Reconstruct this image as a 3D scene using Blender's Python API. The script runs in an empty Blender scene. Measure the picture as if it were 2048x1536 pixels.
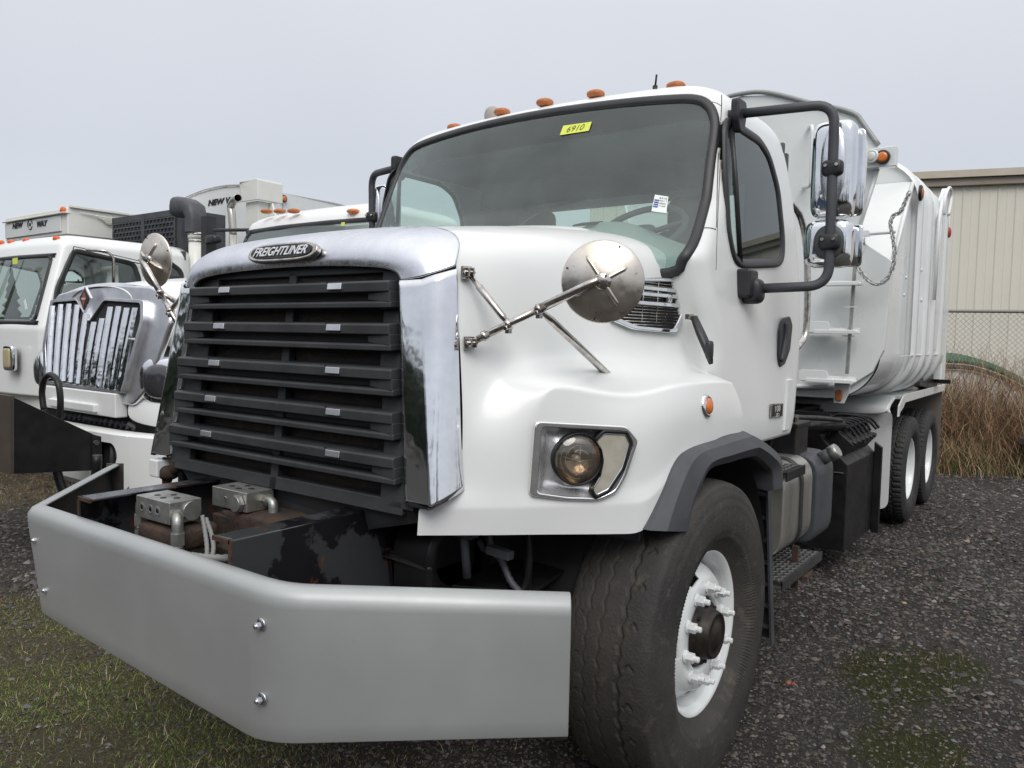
import bpy, bmesh, math, random
import numpy as np
from mathutils import Vector, Matrix
rnd = random.Random(7)
nr = np.random.default_rng(11)
SC = bpy.context.scene
COL = SC.collection

# ------------------------------------------------------------------ camera
FPX, TILT, ROLL, YAW = 1551.48, 0.06074, 0.020674, 0.633363
CP = np.array([2.2327, -2.6694, 1.6221])
_c, _s = math.cos(YAW), math.sin(YAW)
_fw = np.array([-_s*math.cos(TILT), _c*math.cos(TILT), -math.sin(TILT)])
_r = np.array([_c, _s, 0.0]); _u = np.cross(_r, _fw)
_R = _r*math.cos(ROLL) + _u*math.sin(ROLL); _U = -_r*math.sin(ROLL) + _u*math.cos(ROLL)
cam = bpy.data.cameras.new('camera'); cam_o = bpy.data.objects.new('camera', cam); COL.objects.link(cam_o)
cam.sensor_width = 36.0; cam.lens = FPX/2048*36.0; cam.clip_start = 0.05; cam.clip_end = 600
m = Matrix([[_R[0], _U[0], -_fw[0], CP[0]], [_R[1], _U[1], -_fw[1], CP[1]], [_R[2], _U[2], -_fw[2], CP[2]], [0, 0, 0, 1]])
cam_o.matrix_world = m
SC.camera = cam_o

def at(px, py, ax, val):
    """point of the place seen at a measured bearing, on the plane axis=val"""
    d = _R*(px-1024)/FPX - _U*(py-768)/FPX + _fw
    return CP + d*((val-CP[ax])/d[ax])

# ------------------------------------------------------------------ sky and sun
W = bpy.data.worlds.new('World'); SC.world = W; W.use_nodes = True
nt = W.node_tree; nt.nodes.clear()
SUN_EL, SUN_AZ = math.radians(46), math.radians(140)     # azimuth clockwise from +Y
out = nt.nodes.new('ShaderNodeOutputWorld')
sky = nt.nodes.new('ShaderNodeTexSky'); sky.sky_type = 'NISHITA'; sky.sun_disc = False
sky.sun_elevation = SUN_EL; sky.sun_rotation = SUN_AZ
bg1 = nt.nodes.new('ShaderNodeBackground'); bg1.inputs['Strength'].default_value = 0.015
nt.links.new(sky.outputs[0], bg1.inputs['Color'])
tc = nt.nodes.new('ShaderNodeTexCoord'); sep = nt.nodes.new('ShaderNodeSeparateXYZ')
nt.links.new(tc.outputs['Generated'], sep.inputs[0])
ramp = nt.nodes.new('ShaderNodeValToRGB')
nt.links.new(sep.outputs['Z'], ramp.inputs[0])
cr = ramp.color_ramp
cr.elements[0].position = 0.0; cr.elements[0].color = (0.570, 0.585, 0.625, 1)
cr.elements[1].position = 1.0; cr.elements[1].color = (1.22, 1.22, 1.20, 1)
e = cr.elements.new(0.2); e.color = (0.552, 0.568, 0.608, 1)
e = cr.elements.new(0.42); e.color = (0.655, 0.670, 0.710, 1)
e = cr.elements.new(0.6); e.color = (0.86, 0.88, 0.92, 1)
nz = nt.nodes.new('ShaderNodeTexNoise'); nz.inputs['Scale'].default_value = 1.7; nz.inputs['Detail'].default_value = 4
nt.links.new(tc.outputs['Generated'], nz.inputs['Vector'])
mr = nt.nodes.new('ShaderNodeMapRange'); mr.inputs['To Min'].default_value = 0.88; mr.inputs['To Max'].default_value = 1.10
nt.links.new(nz.outputs['Fac'], mr.inputs['Value'])
bg2 = nt.nodes.new('ShaderNodeBackground'); bg2.inputs['Strength'].default_value = 1.0
nt.links.new(ramp.outputs[0], bg2.inputs['Color']); nt.links.new(mr.outputs[0], bg2.inputs['Strength'])
add = nt.nodes.new('ShaderNodeAddShader')
nt.links.new(bg1.outputs[0], add.inputs[0]); nt.links.new(bg2.outputs[0], add.inputs[1])
nt.links.new(add.outputs[0], out.inputs[0])
sl = bpy.data.lights.new('sun', 'SUN'); sl.energy = 1.5; sl.angle = math.radians(36); sl.color = (1.0, 0.97, 0.93)
so = bpy.data.objects.new('sun', sl); COL.objects.link(so)
sd = Vector((math.sin(SUN_AZ)*math.cos(SUN_EL), math.cos(SUN_AZ)*math.cos(SUN_EL), math.sin(SUN_EL)))
so.rotation_euler = sd.to_track_quat('Z', 'Y').to_euler()
vs = SC.view_settings
vs.view_transform = 'Standard'; vs.look = 'None'; vs.exposure = 0.12; vs.gamma = 1.0; vs.use_curve_mapping = False
SC.cycles.max_bounces = 8; SC.cycles.transparent_max_bounces = 12; SC.cycles.glossy_bounces = 5
SC.cycles.caustics_reflective = False; SC.cycles.caustics_refractive = False

# ------------------------------------------------------------------ materials
def _mix(t, fac, a, b):
    n = t.nodes.new('ShaderNodeMix'); n.data_type = 'RGBA'
    for s, v in ((0, fac), (6, a), (7, b)):
        if hasattr(v, 'is_output') or isinstance(v, bpy.types.NodeSocket): t.links.new(v, n.inputs[s])
        else: n.inputs[s].default_value = v if s == 0 else (*v[:3], 1)
    return n.outputs[2]
def _noise(t, scale, detail=4, rough=0.6, lo=0.4, hi=0.6, dist=0.0, obj=True, stretch=None):
    tc = t.nodes.new('ShaderNodeTexCoord')
    n = t.nodes.new('ShaderNodeTexNoise'); n.inputs['Scale'].default_value = scale
    n.inputs['Detail'].default_value = detail; n.inputs['Roughness'].default_value = rough; n.inputs['Distortion'].default_value = dist
    src = tc.outputs['Object']
    if stretch:
        mp = t.nodes.new('ShaderNodeMapping'); mp.inputs['Scale'].default_value = stretch
        t.links.new(src, mp.inputs[0]); src = mp.outputs[0]
    t.links.new(src, n.inputs['Vector'])
    if lo is None: return n.outputs['Fac']
    m = t.nodes.new('ShaderNodeMapRange'); m.inputs['From Min'].default_value = lo; m.inputs['From Max'].default_value = hi
    t.links.new(n.outputs['Fac'], m.inputs['Value'])
    return m.outputs[0]
def M(name, col, rough=0.5, metal=0.0, col2=None, s2=3.0, r2=(0.35, 0.65), col3=None, s3=20.0, r3=(0.55, 0.7), bump=0.0, bs=60.0, coat=0.0,
      rvar=0.0, stretch=None, bstretch=None, spec=0.5, emit=None, sheen=0.0, bd=0.01, bdetail=3):
    mt = bpy.data.materials.new(name); mt.use_nodes = True; t = mt.node_tree
    b = t.nodes['Principled BSDF']
    b.inputs['Metallic'].default_value = metal; b.inputs['Roughness'].default_value = rough
    b.inputs['Coat Weight'].default_value = coat; b.inputs['Coat Roughness'].default_value = 0.10
    b.inputs['Specular IOR Level'].default_value = spec
    c = col
    if col2 is not None: c = _mix(t, _noise(t, s2, 5, 0.6, *r2, stretch=stretch), col, col2)
    if col3 is not None: c = _mix(t, _noise(t, s3, 6, 0.65, *r3), c, col3)
    if isinstance(c, tuple): b.inputs['Base Color'].default_value = (*c, 1)
    else: t.links.new(c, b.inputs['Base Color'])
    if rvar:
        f = _noise(t, s2*2.3, 4, 0.6, 0.3, 0.7, stretch=stretch)
        mm = t.nodes.new('ShaderNodeMapRange'); mm.inputs['To Min'].default_value = max(0.02, rough-rvar); mm.inputs['To Max'].default_value = rough+rvar
        t.links.new(f, mm.inputs['Value']); t.links.new(mm.outputs[0], b.inputs['Roughness'])
    if bump:
        bn = t.nodes.new('ShaderNodeBump'); bn.inputs['Strength'].default_value = bump; bn.inputs['Distance'].default_value = bd
        t.links.new(_noise(t, bs, bdetail, 0.6, None, stretch=bstretch), bn.inputs['Height']); t.links.new(bn.outputs[0], b.inputs['Normal'])
        if coat: t.links.new(bn.outputs[0], b.inputs['Coat Normal'])
    if emit: b.inputs['Emission Color'].default_value = (*emit, 1); b.inputs['Emission Strength'].default_value = 1
    return mt
def glass(name, tint, refl=0.06, haze_glare=0.0, fcol=(0.3, 0.33, 0.33)):
    mt = bpy.data.materials.new(name); mt.use_nodes = True; t = mt.node_tree; t.nodes.clear()
    o = t.nodes.new('ShaderNodeOutputMaterial')
    tr = t.nodes.new('ShaderNodeBsdfTransparent'); tr.inputs[0].default_value = (*tint, 1)
    df = t.nodes.new('ShaderNodeBsdfDiffuse'); df.inputs[0].default_value = (*fcol, 1)
    m1 = t.nodes.new('ShaderNodeMixShader')
    nf = _noise(t, 2.5, 5, 0.6, 0.2, 0.8)
    mm = t.nodes.new('ShaderNodeMath'); mm.operation = 'MULTIPLY'; mm.inputs[1].default_value = haze_glare*2
    t.links.new(nf, mm.inputs[0]); t.links.new(mm.outputs[0], m1.inputs[0])
    t.links.new(tr.outputs[0], m1.inputs[1]); t.links.new(df.outputs[0], m1.inputs[2])
    gl = t.nodes.new('ShaderNodeBsdfGlossy'); gl.inputs['Roughness'].default_value = 0.02; gl.inputs[0].default_value = (0.95, 1, 0.98, 1)
    gm = t.nodes.new('ShaderNodeNewGeometry'); vm = t.nodes.new('ShaderNodeVectorMath'); vm.operation = 'DOT_PRODUCT'
    t.links.new(gm.outputs['Normal'], vm.inputs[0]); t.links.new(gm.outputs['Incoming'], vm.inputs[1])
    def mth(op, a, b=None):
        n = t.nodes.new('ShaderNodeMath'); n.operation = op
        for k, v in enumerate((a, b)):
            if v is None: continue
            if isinstance(v, (int, float)): n.inputs[k].default_value = v
            else: t.links.new(v, n.inputs[k])
        return n.outputs[0]
    sch = mth('POWER', mth('SUBTRACT', 1.0, mth('ABSOLUTE', vm.outputs['Value'])), 4.2)
    ma_ = mth('ADD', mth('MULTIPLY', sch, .75), refl+.04)
    m2 = t.nodes.new('ShaderNodeMixShader'); t.links.new(ma_, m2.inputs[0])
    t.links.new(m1.outputs[0], m2.inputs[1]); t.links.new(gl.outputs[0], m2.inputs[2]); t.links.new(m2.outputs[0], o.inputs[0])
    return mt
MT = {}
MT['white'] = M('white_paint', (.80, .815, .80), .34, 0, (.765, .78, .76), 1.6, coat=.38, rvar=.05)
MT['white2'] = M('white_body_paint', (.76, .78, .77), .33, 0, (.70, .72, .71), 1.3, coat=.45, rvar=.08, bump=.04, bs=4, bd=.05)
MT['cream'] = M('old_white_paint', (.78, .78, .73), .4, 0, (.70, .70, .64), 2.0, coat=.3, rvar=.1)
MT['chrome'] = M('chrome', (.82, .83, .85), .07, 1, (.70, .71, .73), 8, rvar=.04, bump=.10, bs=5, bd=.03)
MT['darklamp'] = M('dark_lamp_glass', (.03, .03, .035), .12, 0, (.05, .05, .055), 8, coat=.8)
MT['bezel'] = M('bright_bezel', (.93, .93, .93), .16, .9, (.82, .82, .82), 12, rvar=.05)
MT['bowl'] = M('headlamp_reflector', (.88, .88, .88), .30, .8, (.78, .78, .78), 12, rvar=.08)
MT['chrome2'] = M('smooth_chrome', (.88, .88, .90), .32, 1, (.68, .68, .72), 5, rvar=.04)
MT['dull'] = M('dull_chrome', (.80, .81, .85), .26, 1, (.70, .71, .76), 9, rvar=.10, bump=.16, bs=5, bd=.014, bstretch=(1.6, 1, .7))
MT['stain'] = M('stainless_back', (.74, .69, .62), .33, 1, (.60, .54, .47), 9, rvar=.12, col3=(.2, .16, .13), s3=45, r3=(.62, .78), bump=.03, bs=90)
MT['steelrod'] = M('polished_rod', (.66, .63, .60), .2, 1, (.40, .36, .33), 30, rvar=.1)
MT['silver'] = M('silver_bumper_paint', (.42, .435, .43), .47, .45, (.37, .38, .375), 1.3, col3=(.34, .34, .33), s3=34, r3=(.66, .90), rvar=.06, bump=.12, bs=420, bd=.002)
MT['alum'] = M('cast_aluminium', (.46, .47, .44), .42, .8, (.30, .30, .27), 14, col3=(.66, .68, .68), s3=60, r3=(.6, .75), bump=.15, bs=120, bd=.003)
MT['tank'] = M('dull_tank_aluminium', (.58, .58, .53), .34, .8, (.42, .41, .36), 5, rvar=.1, stretch=(1, 1, .25))
MT['grille'] = M('grille_plastic', (.026, .028, .031), .50, 0, (.042, .044, .045), 6, col3=(.11, .11, .10), s3=70, r3=(.62, .8), bump=.1, bs=300, bd=.002)
MT['mesh'] = M('radiator_core', (.020, .017, .014), .7, 0, (.045, .034, .024), 3, col3=(.07, .055, .04), s3=25, bump=.6, bs=160, bd=.004)
MT['frame'] = M('chipped_black_frame', (.007, .007, .009), .22, 0, (.040, .043, .046), 4.5, (.47, .50), col3=(.13, .045, .02), s3=7, r3=(.60, .68), coat=.3, bump=.5, bs=6, bd=.004)
MT['black'] = M('black_paint', (.007, .007, .008), .42, 0, (.018, .018, .018), 4, rvar=.12, spec=.35)
MT['flat'] = M('matt_black', (.008, .008, .009), .75, 0, (.02, .02, .02), 7)
MT['plas'] = M('grey_black_plastic', (.050, .053, .060), .52, 0, (.075, .078, .085), 5, bump=.15, bs=260, bd=.002)
MT['rubber'] = M('dusty_tyre_rubber', (.024, .022, .021), .72, 0, (.050, .044, .038), 3.5, col3=(.095, .080, .063), s3=17, r3=(.56, .76), bump=.8, bs=110, bd=.004, bdetail=6)
MT['rubber2'] = M('dark_tyre_rubber', (.016, .016, .017), .7, 0, (.034, .033, .031), 4, bump=.3, bs=80, bd=.003)
MT['seal'] = M('window_rubber', (.018, .019, .021), .45, 0, (.03, .03, .032), 6)
MT['rust'] = M('rusty_iron', (.026, .018, .014), .8, 0, (.062, .034, .022), 9, col3=(.015, .013, .012), s3=30, bump=.7, bs=50, bd=.006)
MT['amber'] = M('amber_lens', (.75, .20, .02), .25, 0, (.55, .13, .015), 30, coat=.6, bump=.4, bs=60, bd=.003)
MT['amber2'] = M('faded_amber_lens', (.50, .17, .05), .5, 0, (.38, .12, .04), 30, bump=.5, bs=60, bd=.003)
MT['lampbowl'] = M('tarnished_reflector', (.42, .34, .27), .20, 1, (.26, .20, .15), 18, rvar=.1, bump=.3, bs=28, bd=.006)
MT['lampglass'] = glass('hazy_lamp_glass', (.80, .74, .66), .04, .10, (.45, .40, .34))
MT['lens'] = M('hazy_headlamp', (.21, .175, .14), .18, .35, (.30, .25, .20), 25, coat=.9, bump=.25, bs=30, bd=.01)
MT['lens2'] = M('hazy_turn_lens', (.42, .39, .31), .22, .15, (.56, .53, .45), 12, coat=.8)
MT['foglens'] = M('yellowed_lamp', (.55, .47, .28), .3, 0, (.45, .38, .22), 30, coat=.5, bump=.4, bs=80, bd=.003)
MT['glassw'] = glass('windscreen_glass', (.74, .86, .82), .035, .085, (.38, .43, .42))  # grey diffuse layer stands in for reflected brightness on the windscreen
MT['glasss'] = glass('side_glass', (.74, .84, .80), .02, .03)
MT['glassb'] = glass('background_glass', (.50, .56, .53), .04, .10, (.33, .36, .35))
MT['inter'] = M('cab_trim_grey', (.075, .083, .086), .7, 0, (.105, .112, .112), 5)
MT['dash'] = M('dash_plastic', (.30, .33, .32), .6, 0, (.36, .39, .38), 5)
MT['yellow'] = M('yellow_paper', (.72, .78, .12), .7)
MT['paper'] = M('paper', (.75, .78, .76), .7)
MT['blue'] = M('blue_print', (.05, .09, .30), .6)
MT['ink'] = M('black_print', (.012, .012, .012), .5)
MT['letter'] = M('letter_enamel', (.75, .76, .76), .3, .4)
MT['orange'] = M('orange_enamel', (.65, .12, .03), .35, 0)
MT['beige'] = M('beige_cladding', (.70, .67, .58), .55, 0, (.62, .59, .51), .8, stretch=(1, 1, .3), bump=.05, bs=8)
MT['trim'] = M('brown_eave_trim', (.27, .225, .18), .5, 0, (.31, .26, .21), 3)
MT['galv'] = M('galvanised_wire', (.20, .20, .19), .6, .3)
MT['green'] = M('green_tarp', (.015, .085, .045), .6, 0, (.03, .12, .06), 6)
MT['blueshed'] = M('blue_shed_cladding', (.06, .11, .2), .6)

# ------------------------------------------------------------------ mesh helpers
ORG = np.zeros(3)
def set_org(p):
    global ORG
    ORG = np.array(p, float)
def nrm(v):
    v = np.array(v, float); return v/ (np.linalg.norm(v)+1e-12)
class MB:
    def __init__(self): self.v = []; self.f = []; self.sm = []; self.cr = []
    def add(self, vs, fs, smooth=False):
        o = len(self.v); self.v.extend([tuple(map(float, p)) for p in vs]); self.f.extend([tuple(i+o for i in f) for f in fs]); self.sm.extend([smooth]*len(fs)); return o
    def box(self, lo, hi):
        x0, y0, z0 = lo; x1, y1, z1 = hi
        self.add([(x0, y0, z0), (x1, y0, z0), (x1, y1, z0), (x0, y1, z0), (x0, y0, z1), (x1, y0, z1), (x1, y1, z1), (x0, y1, z1)],
                 [(0, 3, 2, 1), (4, 5, 6, 7), (0, 1, 5, 4), (1, 2, 6, 5), (2, 3, 7, 6), (3, 0, 4, 7)]); return self
    def obox(self, c, e1, e2, e3, s):
        """box centred on c along three axes with half sizes s"""
        c = np.array(c, float); A = [nrm(e1)*s[0], nrm(e2)*s[1], nrm(e3)*s[2]]
        P = []
        for k in range(8):
            sg = [(-1, 1)[(k >> j) & 1] for j in range(3)]
            P.append(c + A[0]*sg[0] + A[1]*sg[1] + A[2]*sg[2])
        self.add(P, [(0, 2, 3, 1), (4, 5, 7, 6), (0, 1, 5, 4), (2, 6, 7, 3), (0, 4, 6, 2), (1, 3, 7, 5)]); return self
    def prism(self, pts, vec, smooth=False):
        n = len(pts); P = [np.array(p, float) for p in pts]; v = np.array(vec, float)
        self.add(P + [p+v for p in P], [tuple(range(n))[::-1], tuple(range(n, 2*n))], False)
        o = len(self.v)-2*n
        for i in range(n):
            j = (i+1) % n; self.f.append((o+i, o+j, o+n+j, o+n+i)); self.sm.append(smooth)
        return self
    def ring(self, outer, inner, vec, smooth=False):
        """flat frame between two outlines of equal count, with thickness vec"""
        n = len(outer); v = np.array(vec, float)
        P = [np.array(p, float) for p in outer]+[np.array(p, float) for p in inner]; P = P+[p+v for p in P]
        fs = []
        for i in range(n):
            j = (i+1) % n
            fs += [(i, j, n+j, n+i), (2*n+i, 3*n+i, 3*n+j, 2*n+j), (i, 2*n+i, 2*n+j, j), (n+i, n+j, 3*n+j, 3*n+i)]
        self.add(P, fs, smooth); return self
    def grid(self, rows, smooth=True, closeu=False, closev=False):
        h = len(rows); w = len(rows[0]); P = [p for r in rows for p in r]; fs = []
        for i in range(h-1+(1 if closev else 0)):
            for j in range(w-1+(1 if closeu else 0)):
                a = i*w+j; b = i*w+(j+1) % w; c = ((i+1) % h)*w+(j+1) % w; d = ((i+1) % h)*w+j
                fs.append((a, b, c, d))
        self.add(P, fs, smooth); return self
    def tube(self, path, r, n=10, closed=False, cap=True, smooth=True, flat=1.0, up0=None):
        P = [np.array(p, float) for p in path]; k = len(P)
        rr = r if isinstance(r, (list, tuple)) else [r]*k
        T = []
        for i in range(k):
            if closed: a, b = P[(i-1) % k], P[(i+1) % k]
            else: a, b = P[max(i-1, 0)], P[min(i+1, k-1)]
            T.append(nrm(b-a))
        up = np.array(up0, float) if up0 is not None else (np.array([0, 0, 1.]) if abs(T[0][2]) < .9 else np.array([1., 0, 0]))
        rows = []
        u = nrm(np.cross(T[0], up))
        for i in range(k):
            u = nrm(u - T[i]*(u@T[i])); w = np.cross(T[i], u)
            rows.append([P[i]+(u*math.cos(a)+w*math.sin(a)*flat)*rr[i] for a in [2*math.pi*j/n for j in range(n)]])
        o = len(self.v)
        self.grid(rows, smooth, closeu=True, closev=closed)
        if cap and not closed:
            self.f.append(tuple(o+j for j in range(n))[::-1]); self.sm.append(False)
            self.f.append(tuple(o+(k-1)*n+j for j in range(n))); self.sm.append(False)
        return self
    def lathe(self, prof, org, axis, n=32, smooth=True, up=(0, 0, 1), a0=0, a1=2*math.pi):
        """prof: list of (radius, height along axis)"""
        ax = nrm(axis); up = np.array(up, float)
        if abs(ax@up) > .95: up = np.array([0, 1., 0])
        u = nrm(np.cross(up, ax)); w = np.cross(ax, u); o = np.array(org, float)
        full = abs(a1-a0-2*math.pi) < 1e-6
        m_ = n if full else n+1
        rows = [[o+ax*h+(u*math.cos(a)+w*math.sin(a))*r for a in [a0+(a1-a0)*j/n for j in range(m_)]] for r, h in prof]
        self.grid(rows, smooth, closeu=full); return self
    def cyl(self, a, b, r, n=16, r2=None, smooth=True):
        self.tube([a, b], [r, r if r2 is None else r2], n, smooth=smooth); return self
    def hexn(self, c, axis, r, h, n=6):
        ax = nrm(axis); self.tube([np.array(c), np.array(c)+ax*h], r, n, smooth=False); return self
    def superell(self, c, s, e=(.4, .4), nu=28, nv=16, ax=None):
        c = np.array(c, float); A = ax or ((1, 0, 0), (0, 1, 0), (0, 0, 1)); A = [nrm(a) for a in A]
        f = lambda t, p: math.copysign(abs(t)**p, t)
        rows = []
        for i in range(nv+1):
            v = -math.pi/2+math.pi*i/nv
            rows.append([c+A[0]*s[0]*f(math.cos(v), e[0])*f(math.cos(u), e[1])+A[1]*s[1]*f(math.cos(v), e[0])*f(math.sin(u), e[1])+A[2]*s[2]*f(math.sin(v), e[0])
                         for u in [2*math.pi*j/nu for j in range(nu)]])
        self.grid(rows, True, closeu=True); return self
    def mirror(self):
        """add the mirror image in X (local truck centre line)"""
        o = len(self.v); k = len(self.f)
        self.v.extend([(-x, y, z) for x, y, z in self.v[:o]])
        self.f.extend([tuple(i+o for i in f)[::-1] for f in self.f[:k]]); self.sm.extend(self.sm[:k]); return self
    def mirrored(self):
        q = MB(); q.v = [(-x, y, z) for x, y, z in self.v]; q.f = [f[::-1] for f in self.f]; q.sm = list(self.sm); return q
    def move(self, d):
        self.v = [(x+d[0], y+d[1], z+d[2]) for x, y, z in self.v]; return self
    def build(self, name, mat, parent=None, bevel=0, subsurf=0, solid=0, label=None, kind=None, fix=True, seg=2, crease=None):
        me = bpy.data.meshes.new(name)
        V = np.array(self.v, float)-(ORG if parent is not None or ORG.any() else 0)
        me.from_pydata(V.tolist(), [], self.f)
        me.polygons.foreach_set('use_smooth', self.sm)
        if fix and len(self.f) < 60000:
            bm = bmesh.new(); bm.from_mesh(me); bmesh.ops.remove_doubles(bm, verts=bm.verts, dist=1e-5); bmesh.ops.recalc_face_normals(bm, faces=bm.faces); bm.to_mesh(me); bm.free()
        me.materials.append(MT[mat] if isinstance(mat, str) else mat)
        o = bpy.data.objects.new(name, me); COL.objects.link(o)
        if parent is not None: o.parent = parent
        elif ORG.any(): o.location = ORG
        if solid:
            md = o.modifiers.new('s', 'SOLIDIFY'); md.thickness = solid; md.offset = -1
        if subsurf:
            md = o.modifiers.new('ss', 'SUBSURF'); md.levels = md.render_levels = subsurf
        if bevel:
            md = o.modifiers.new('b', 'BEVEL'); md.width = bevel; md.segments = seg; md.limit_method = 'ANGLE'; md.angle_limit = math.radians(35); md.harden_normals = True
        if label: o['label'] = label
        if kind: o['kind'] = kind
        return o
def thing(name, label, cat, loc=(0, 0, 0), group=None):
    o = bpy.data.objects.new(name, None); COL.objects.link(o); o.location = loc; o.empty_display_size = .1
    o['label'] = label; o['category'] = cat
    if group: o['group'] = group
    set_org(loc); return o
def tag(o, label, cat, group=None):
    o['label'] = label; o['category'] = cat
    if group: o['group'] = group
    return o
def rpath(pts, r, n=5):
    """polyline with rounded corners"""
    P = [np.array(p, float) for p in pts]; out = [P[0]]
    for i in range(1, len(P)-1):
        a, b, c = P[i-1], P[i], P[i+1]; la, lc = np.linalg.norm(a-b), np.linalg.norm(c-b)
        q = min(r, la*.48, lc*.48); p0 = b+(a-b)/la*q; p1 = b+(c-b)/lc*q
        for k in range(n+1):
            t = k/n; out.append(p0*(1-t)**2+b*2*t*(1-t)+p1*t*t)
    out.append(P[-1]); return out
def roundpoly(pts, r, n=4):
    P = [np.array(p, float) for p in pts]; k = len(P); out = []
    for i in range(k):
        a, b, c = P[i-1], P[i], P[(i+1) % k]; la, lc = np.linalg.norm(a-b), np.linalg.norm(c-b)
        q = min(r, la*.45, lc*.45); p0 = b+(a-b)/la*q; p1 = b+(c-b)/lc*q
        for j in range(n+1):
            t = j/n; out.append(p0*(1-t)**2+b*2*t*(1-t)+p1*t*t)
    return out
def cat(pts, n=6, closed=False):
    """catmull-rom through points"""
    P = [np.array(p, float) for p in pts]; k = len(P); out = []
    for i in range(k if closed else k-1):
        if closed: p0, p1, p2, p3 = P[i-1], P[i], P[(i+1) % k], P[(i+2) % k]
        else: p0, p1, p2, p3 = P[max(i-1, 0)], P[i], P[i+1], P[min(i+2, k-1)]
        for j in range(n):
            t = j/n; out.append(.5*((2*p1)+(-p0+p2)*t+(2*p0-5*p1+4*p2-p3)*t*t+(-p0+3*p1-3*p2+p3)*t**3))
    if not closed: out.append(P[-1])
    return out
def inpoly(x, y, poly):
    c = False; n = len(poly); j = n-1
    for i in range(n):
        xi, yi = poly[i]; xj, yj = poly[j]
        if (yi > y) != (yj > y) and x < (xj-xi)*(y-yi)/(yj-yi)+xi: c = not c
        j = i
    return c
def text(s, name, mat, parent, c, e1, e2, w, h, shear=0.0, depth=.002, bold=0.0, label=None):
    """lettering s fitted to w x h, centred on c, reading along e1 with e2 up"""
    cu = bpy.data.curves.new('t', 'FONT'); cu.body = s; cu.shear = shear; cu.offset = bold; cu.extrude = .02; cu.resolution_u = 3
    o = bpy.data.objects.new('t', cu); COL.objects.link(o)
    me = bpy.data.meshes.new_from_object(o.evaluated_get(bpy.context.evaluated_depsgraph_get()))
    COL.objects.unlink(o); bpy.data.objects.remove(o)
    V = np.array([v.co[:] for v in me.vertices]); lo, hi = V.min(0), V.max(0)
    e1, e2 = nrm(e1), nrm(e2); n = np.cross(e1, e2); c = np.array(c, float)-ORG
    Q = c+((V[:, :1]-lo[0])/(hi[0]-lo[0])-.5)*w*e1+((V[:, 1:2]-lo[1])/(hi[1]-lo[1])-.5)*h*e2+((V[:, 2:3]-lo[2])/(hi[2]-lo[2]))*depth*n
    me.vertices.foreach_set('co', Q.ravel()); me.update()
    me.name = name; me.materials.clear(); me.materials.append(MT[mat])
    o = bpy.data.objects.new(name, me); COL.objects.link(o)
    if parent is not None: o.parent = parent
    if label: o['label'] = label
    return o
def fastmesh(name, V, F, mat, cols=None, kind='stuff', label=None, smooth=False):
    """many triangles from numpy arrays"""
    me = bpy.data.meshes.new(name); me.vertices.add(len(V)); me.vertices.foreach_set('co', np.asarray(V, np.float32).ravel())
    k = F.shape[1]; me.loops.add(F.size); me.loops.foreach_set('vertex_index', F.astype(np.int32).ravel())
    me.polygons.add(len(F)); me.polygons.foreach_set('loop_start', np.arange(0, F.size, k, dtype=np.int32)); me.polygons.foreach_set('loop_total', np.full(len(F), k, np.int32))
    me.update(calc_edges=True)
    if cols is not None:
        a = me.attributes.new('tone', 'FLOAT_COLOR', 'POINT'); a.data.foreach_set('color', np.hstack([cols, np.ones((len(V), 1))]).astype(np.float32).ravel())
    me.materials.append(mat); o = bpy.data.objects.new(name, me); COL.objects.link(o)
    if kind: o['kind'] = kind
    if label: o['label'] = label
    return o
def tonemat(name, rough=.8, gain=1.0):
    mt = bpy.data.materials.new(name); mt.use_nodes = True; t = mt.node_tree; b = t.nodes['Principled BSDF']
    a = t.nodes.new('ShaderNodeAttribute'); a.attribute_name = 'tone'; t.links.new(a.outputs['Color'], b.inputs['Base Color'])
    b.inputs['Roughness'].default_value = rough; b.inputs['Specular IOR Level'].default_value = .18
    return mt
# ================================================================== SETTING
def gz(x, y):
    """height of the yard: it rises a little towards the fence"""
    return 0.0*np.asarray(x, float)
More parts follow.
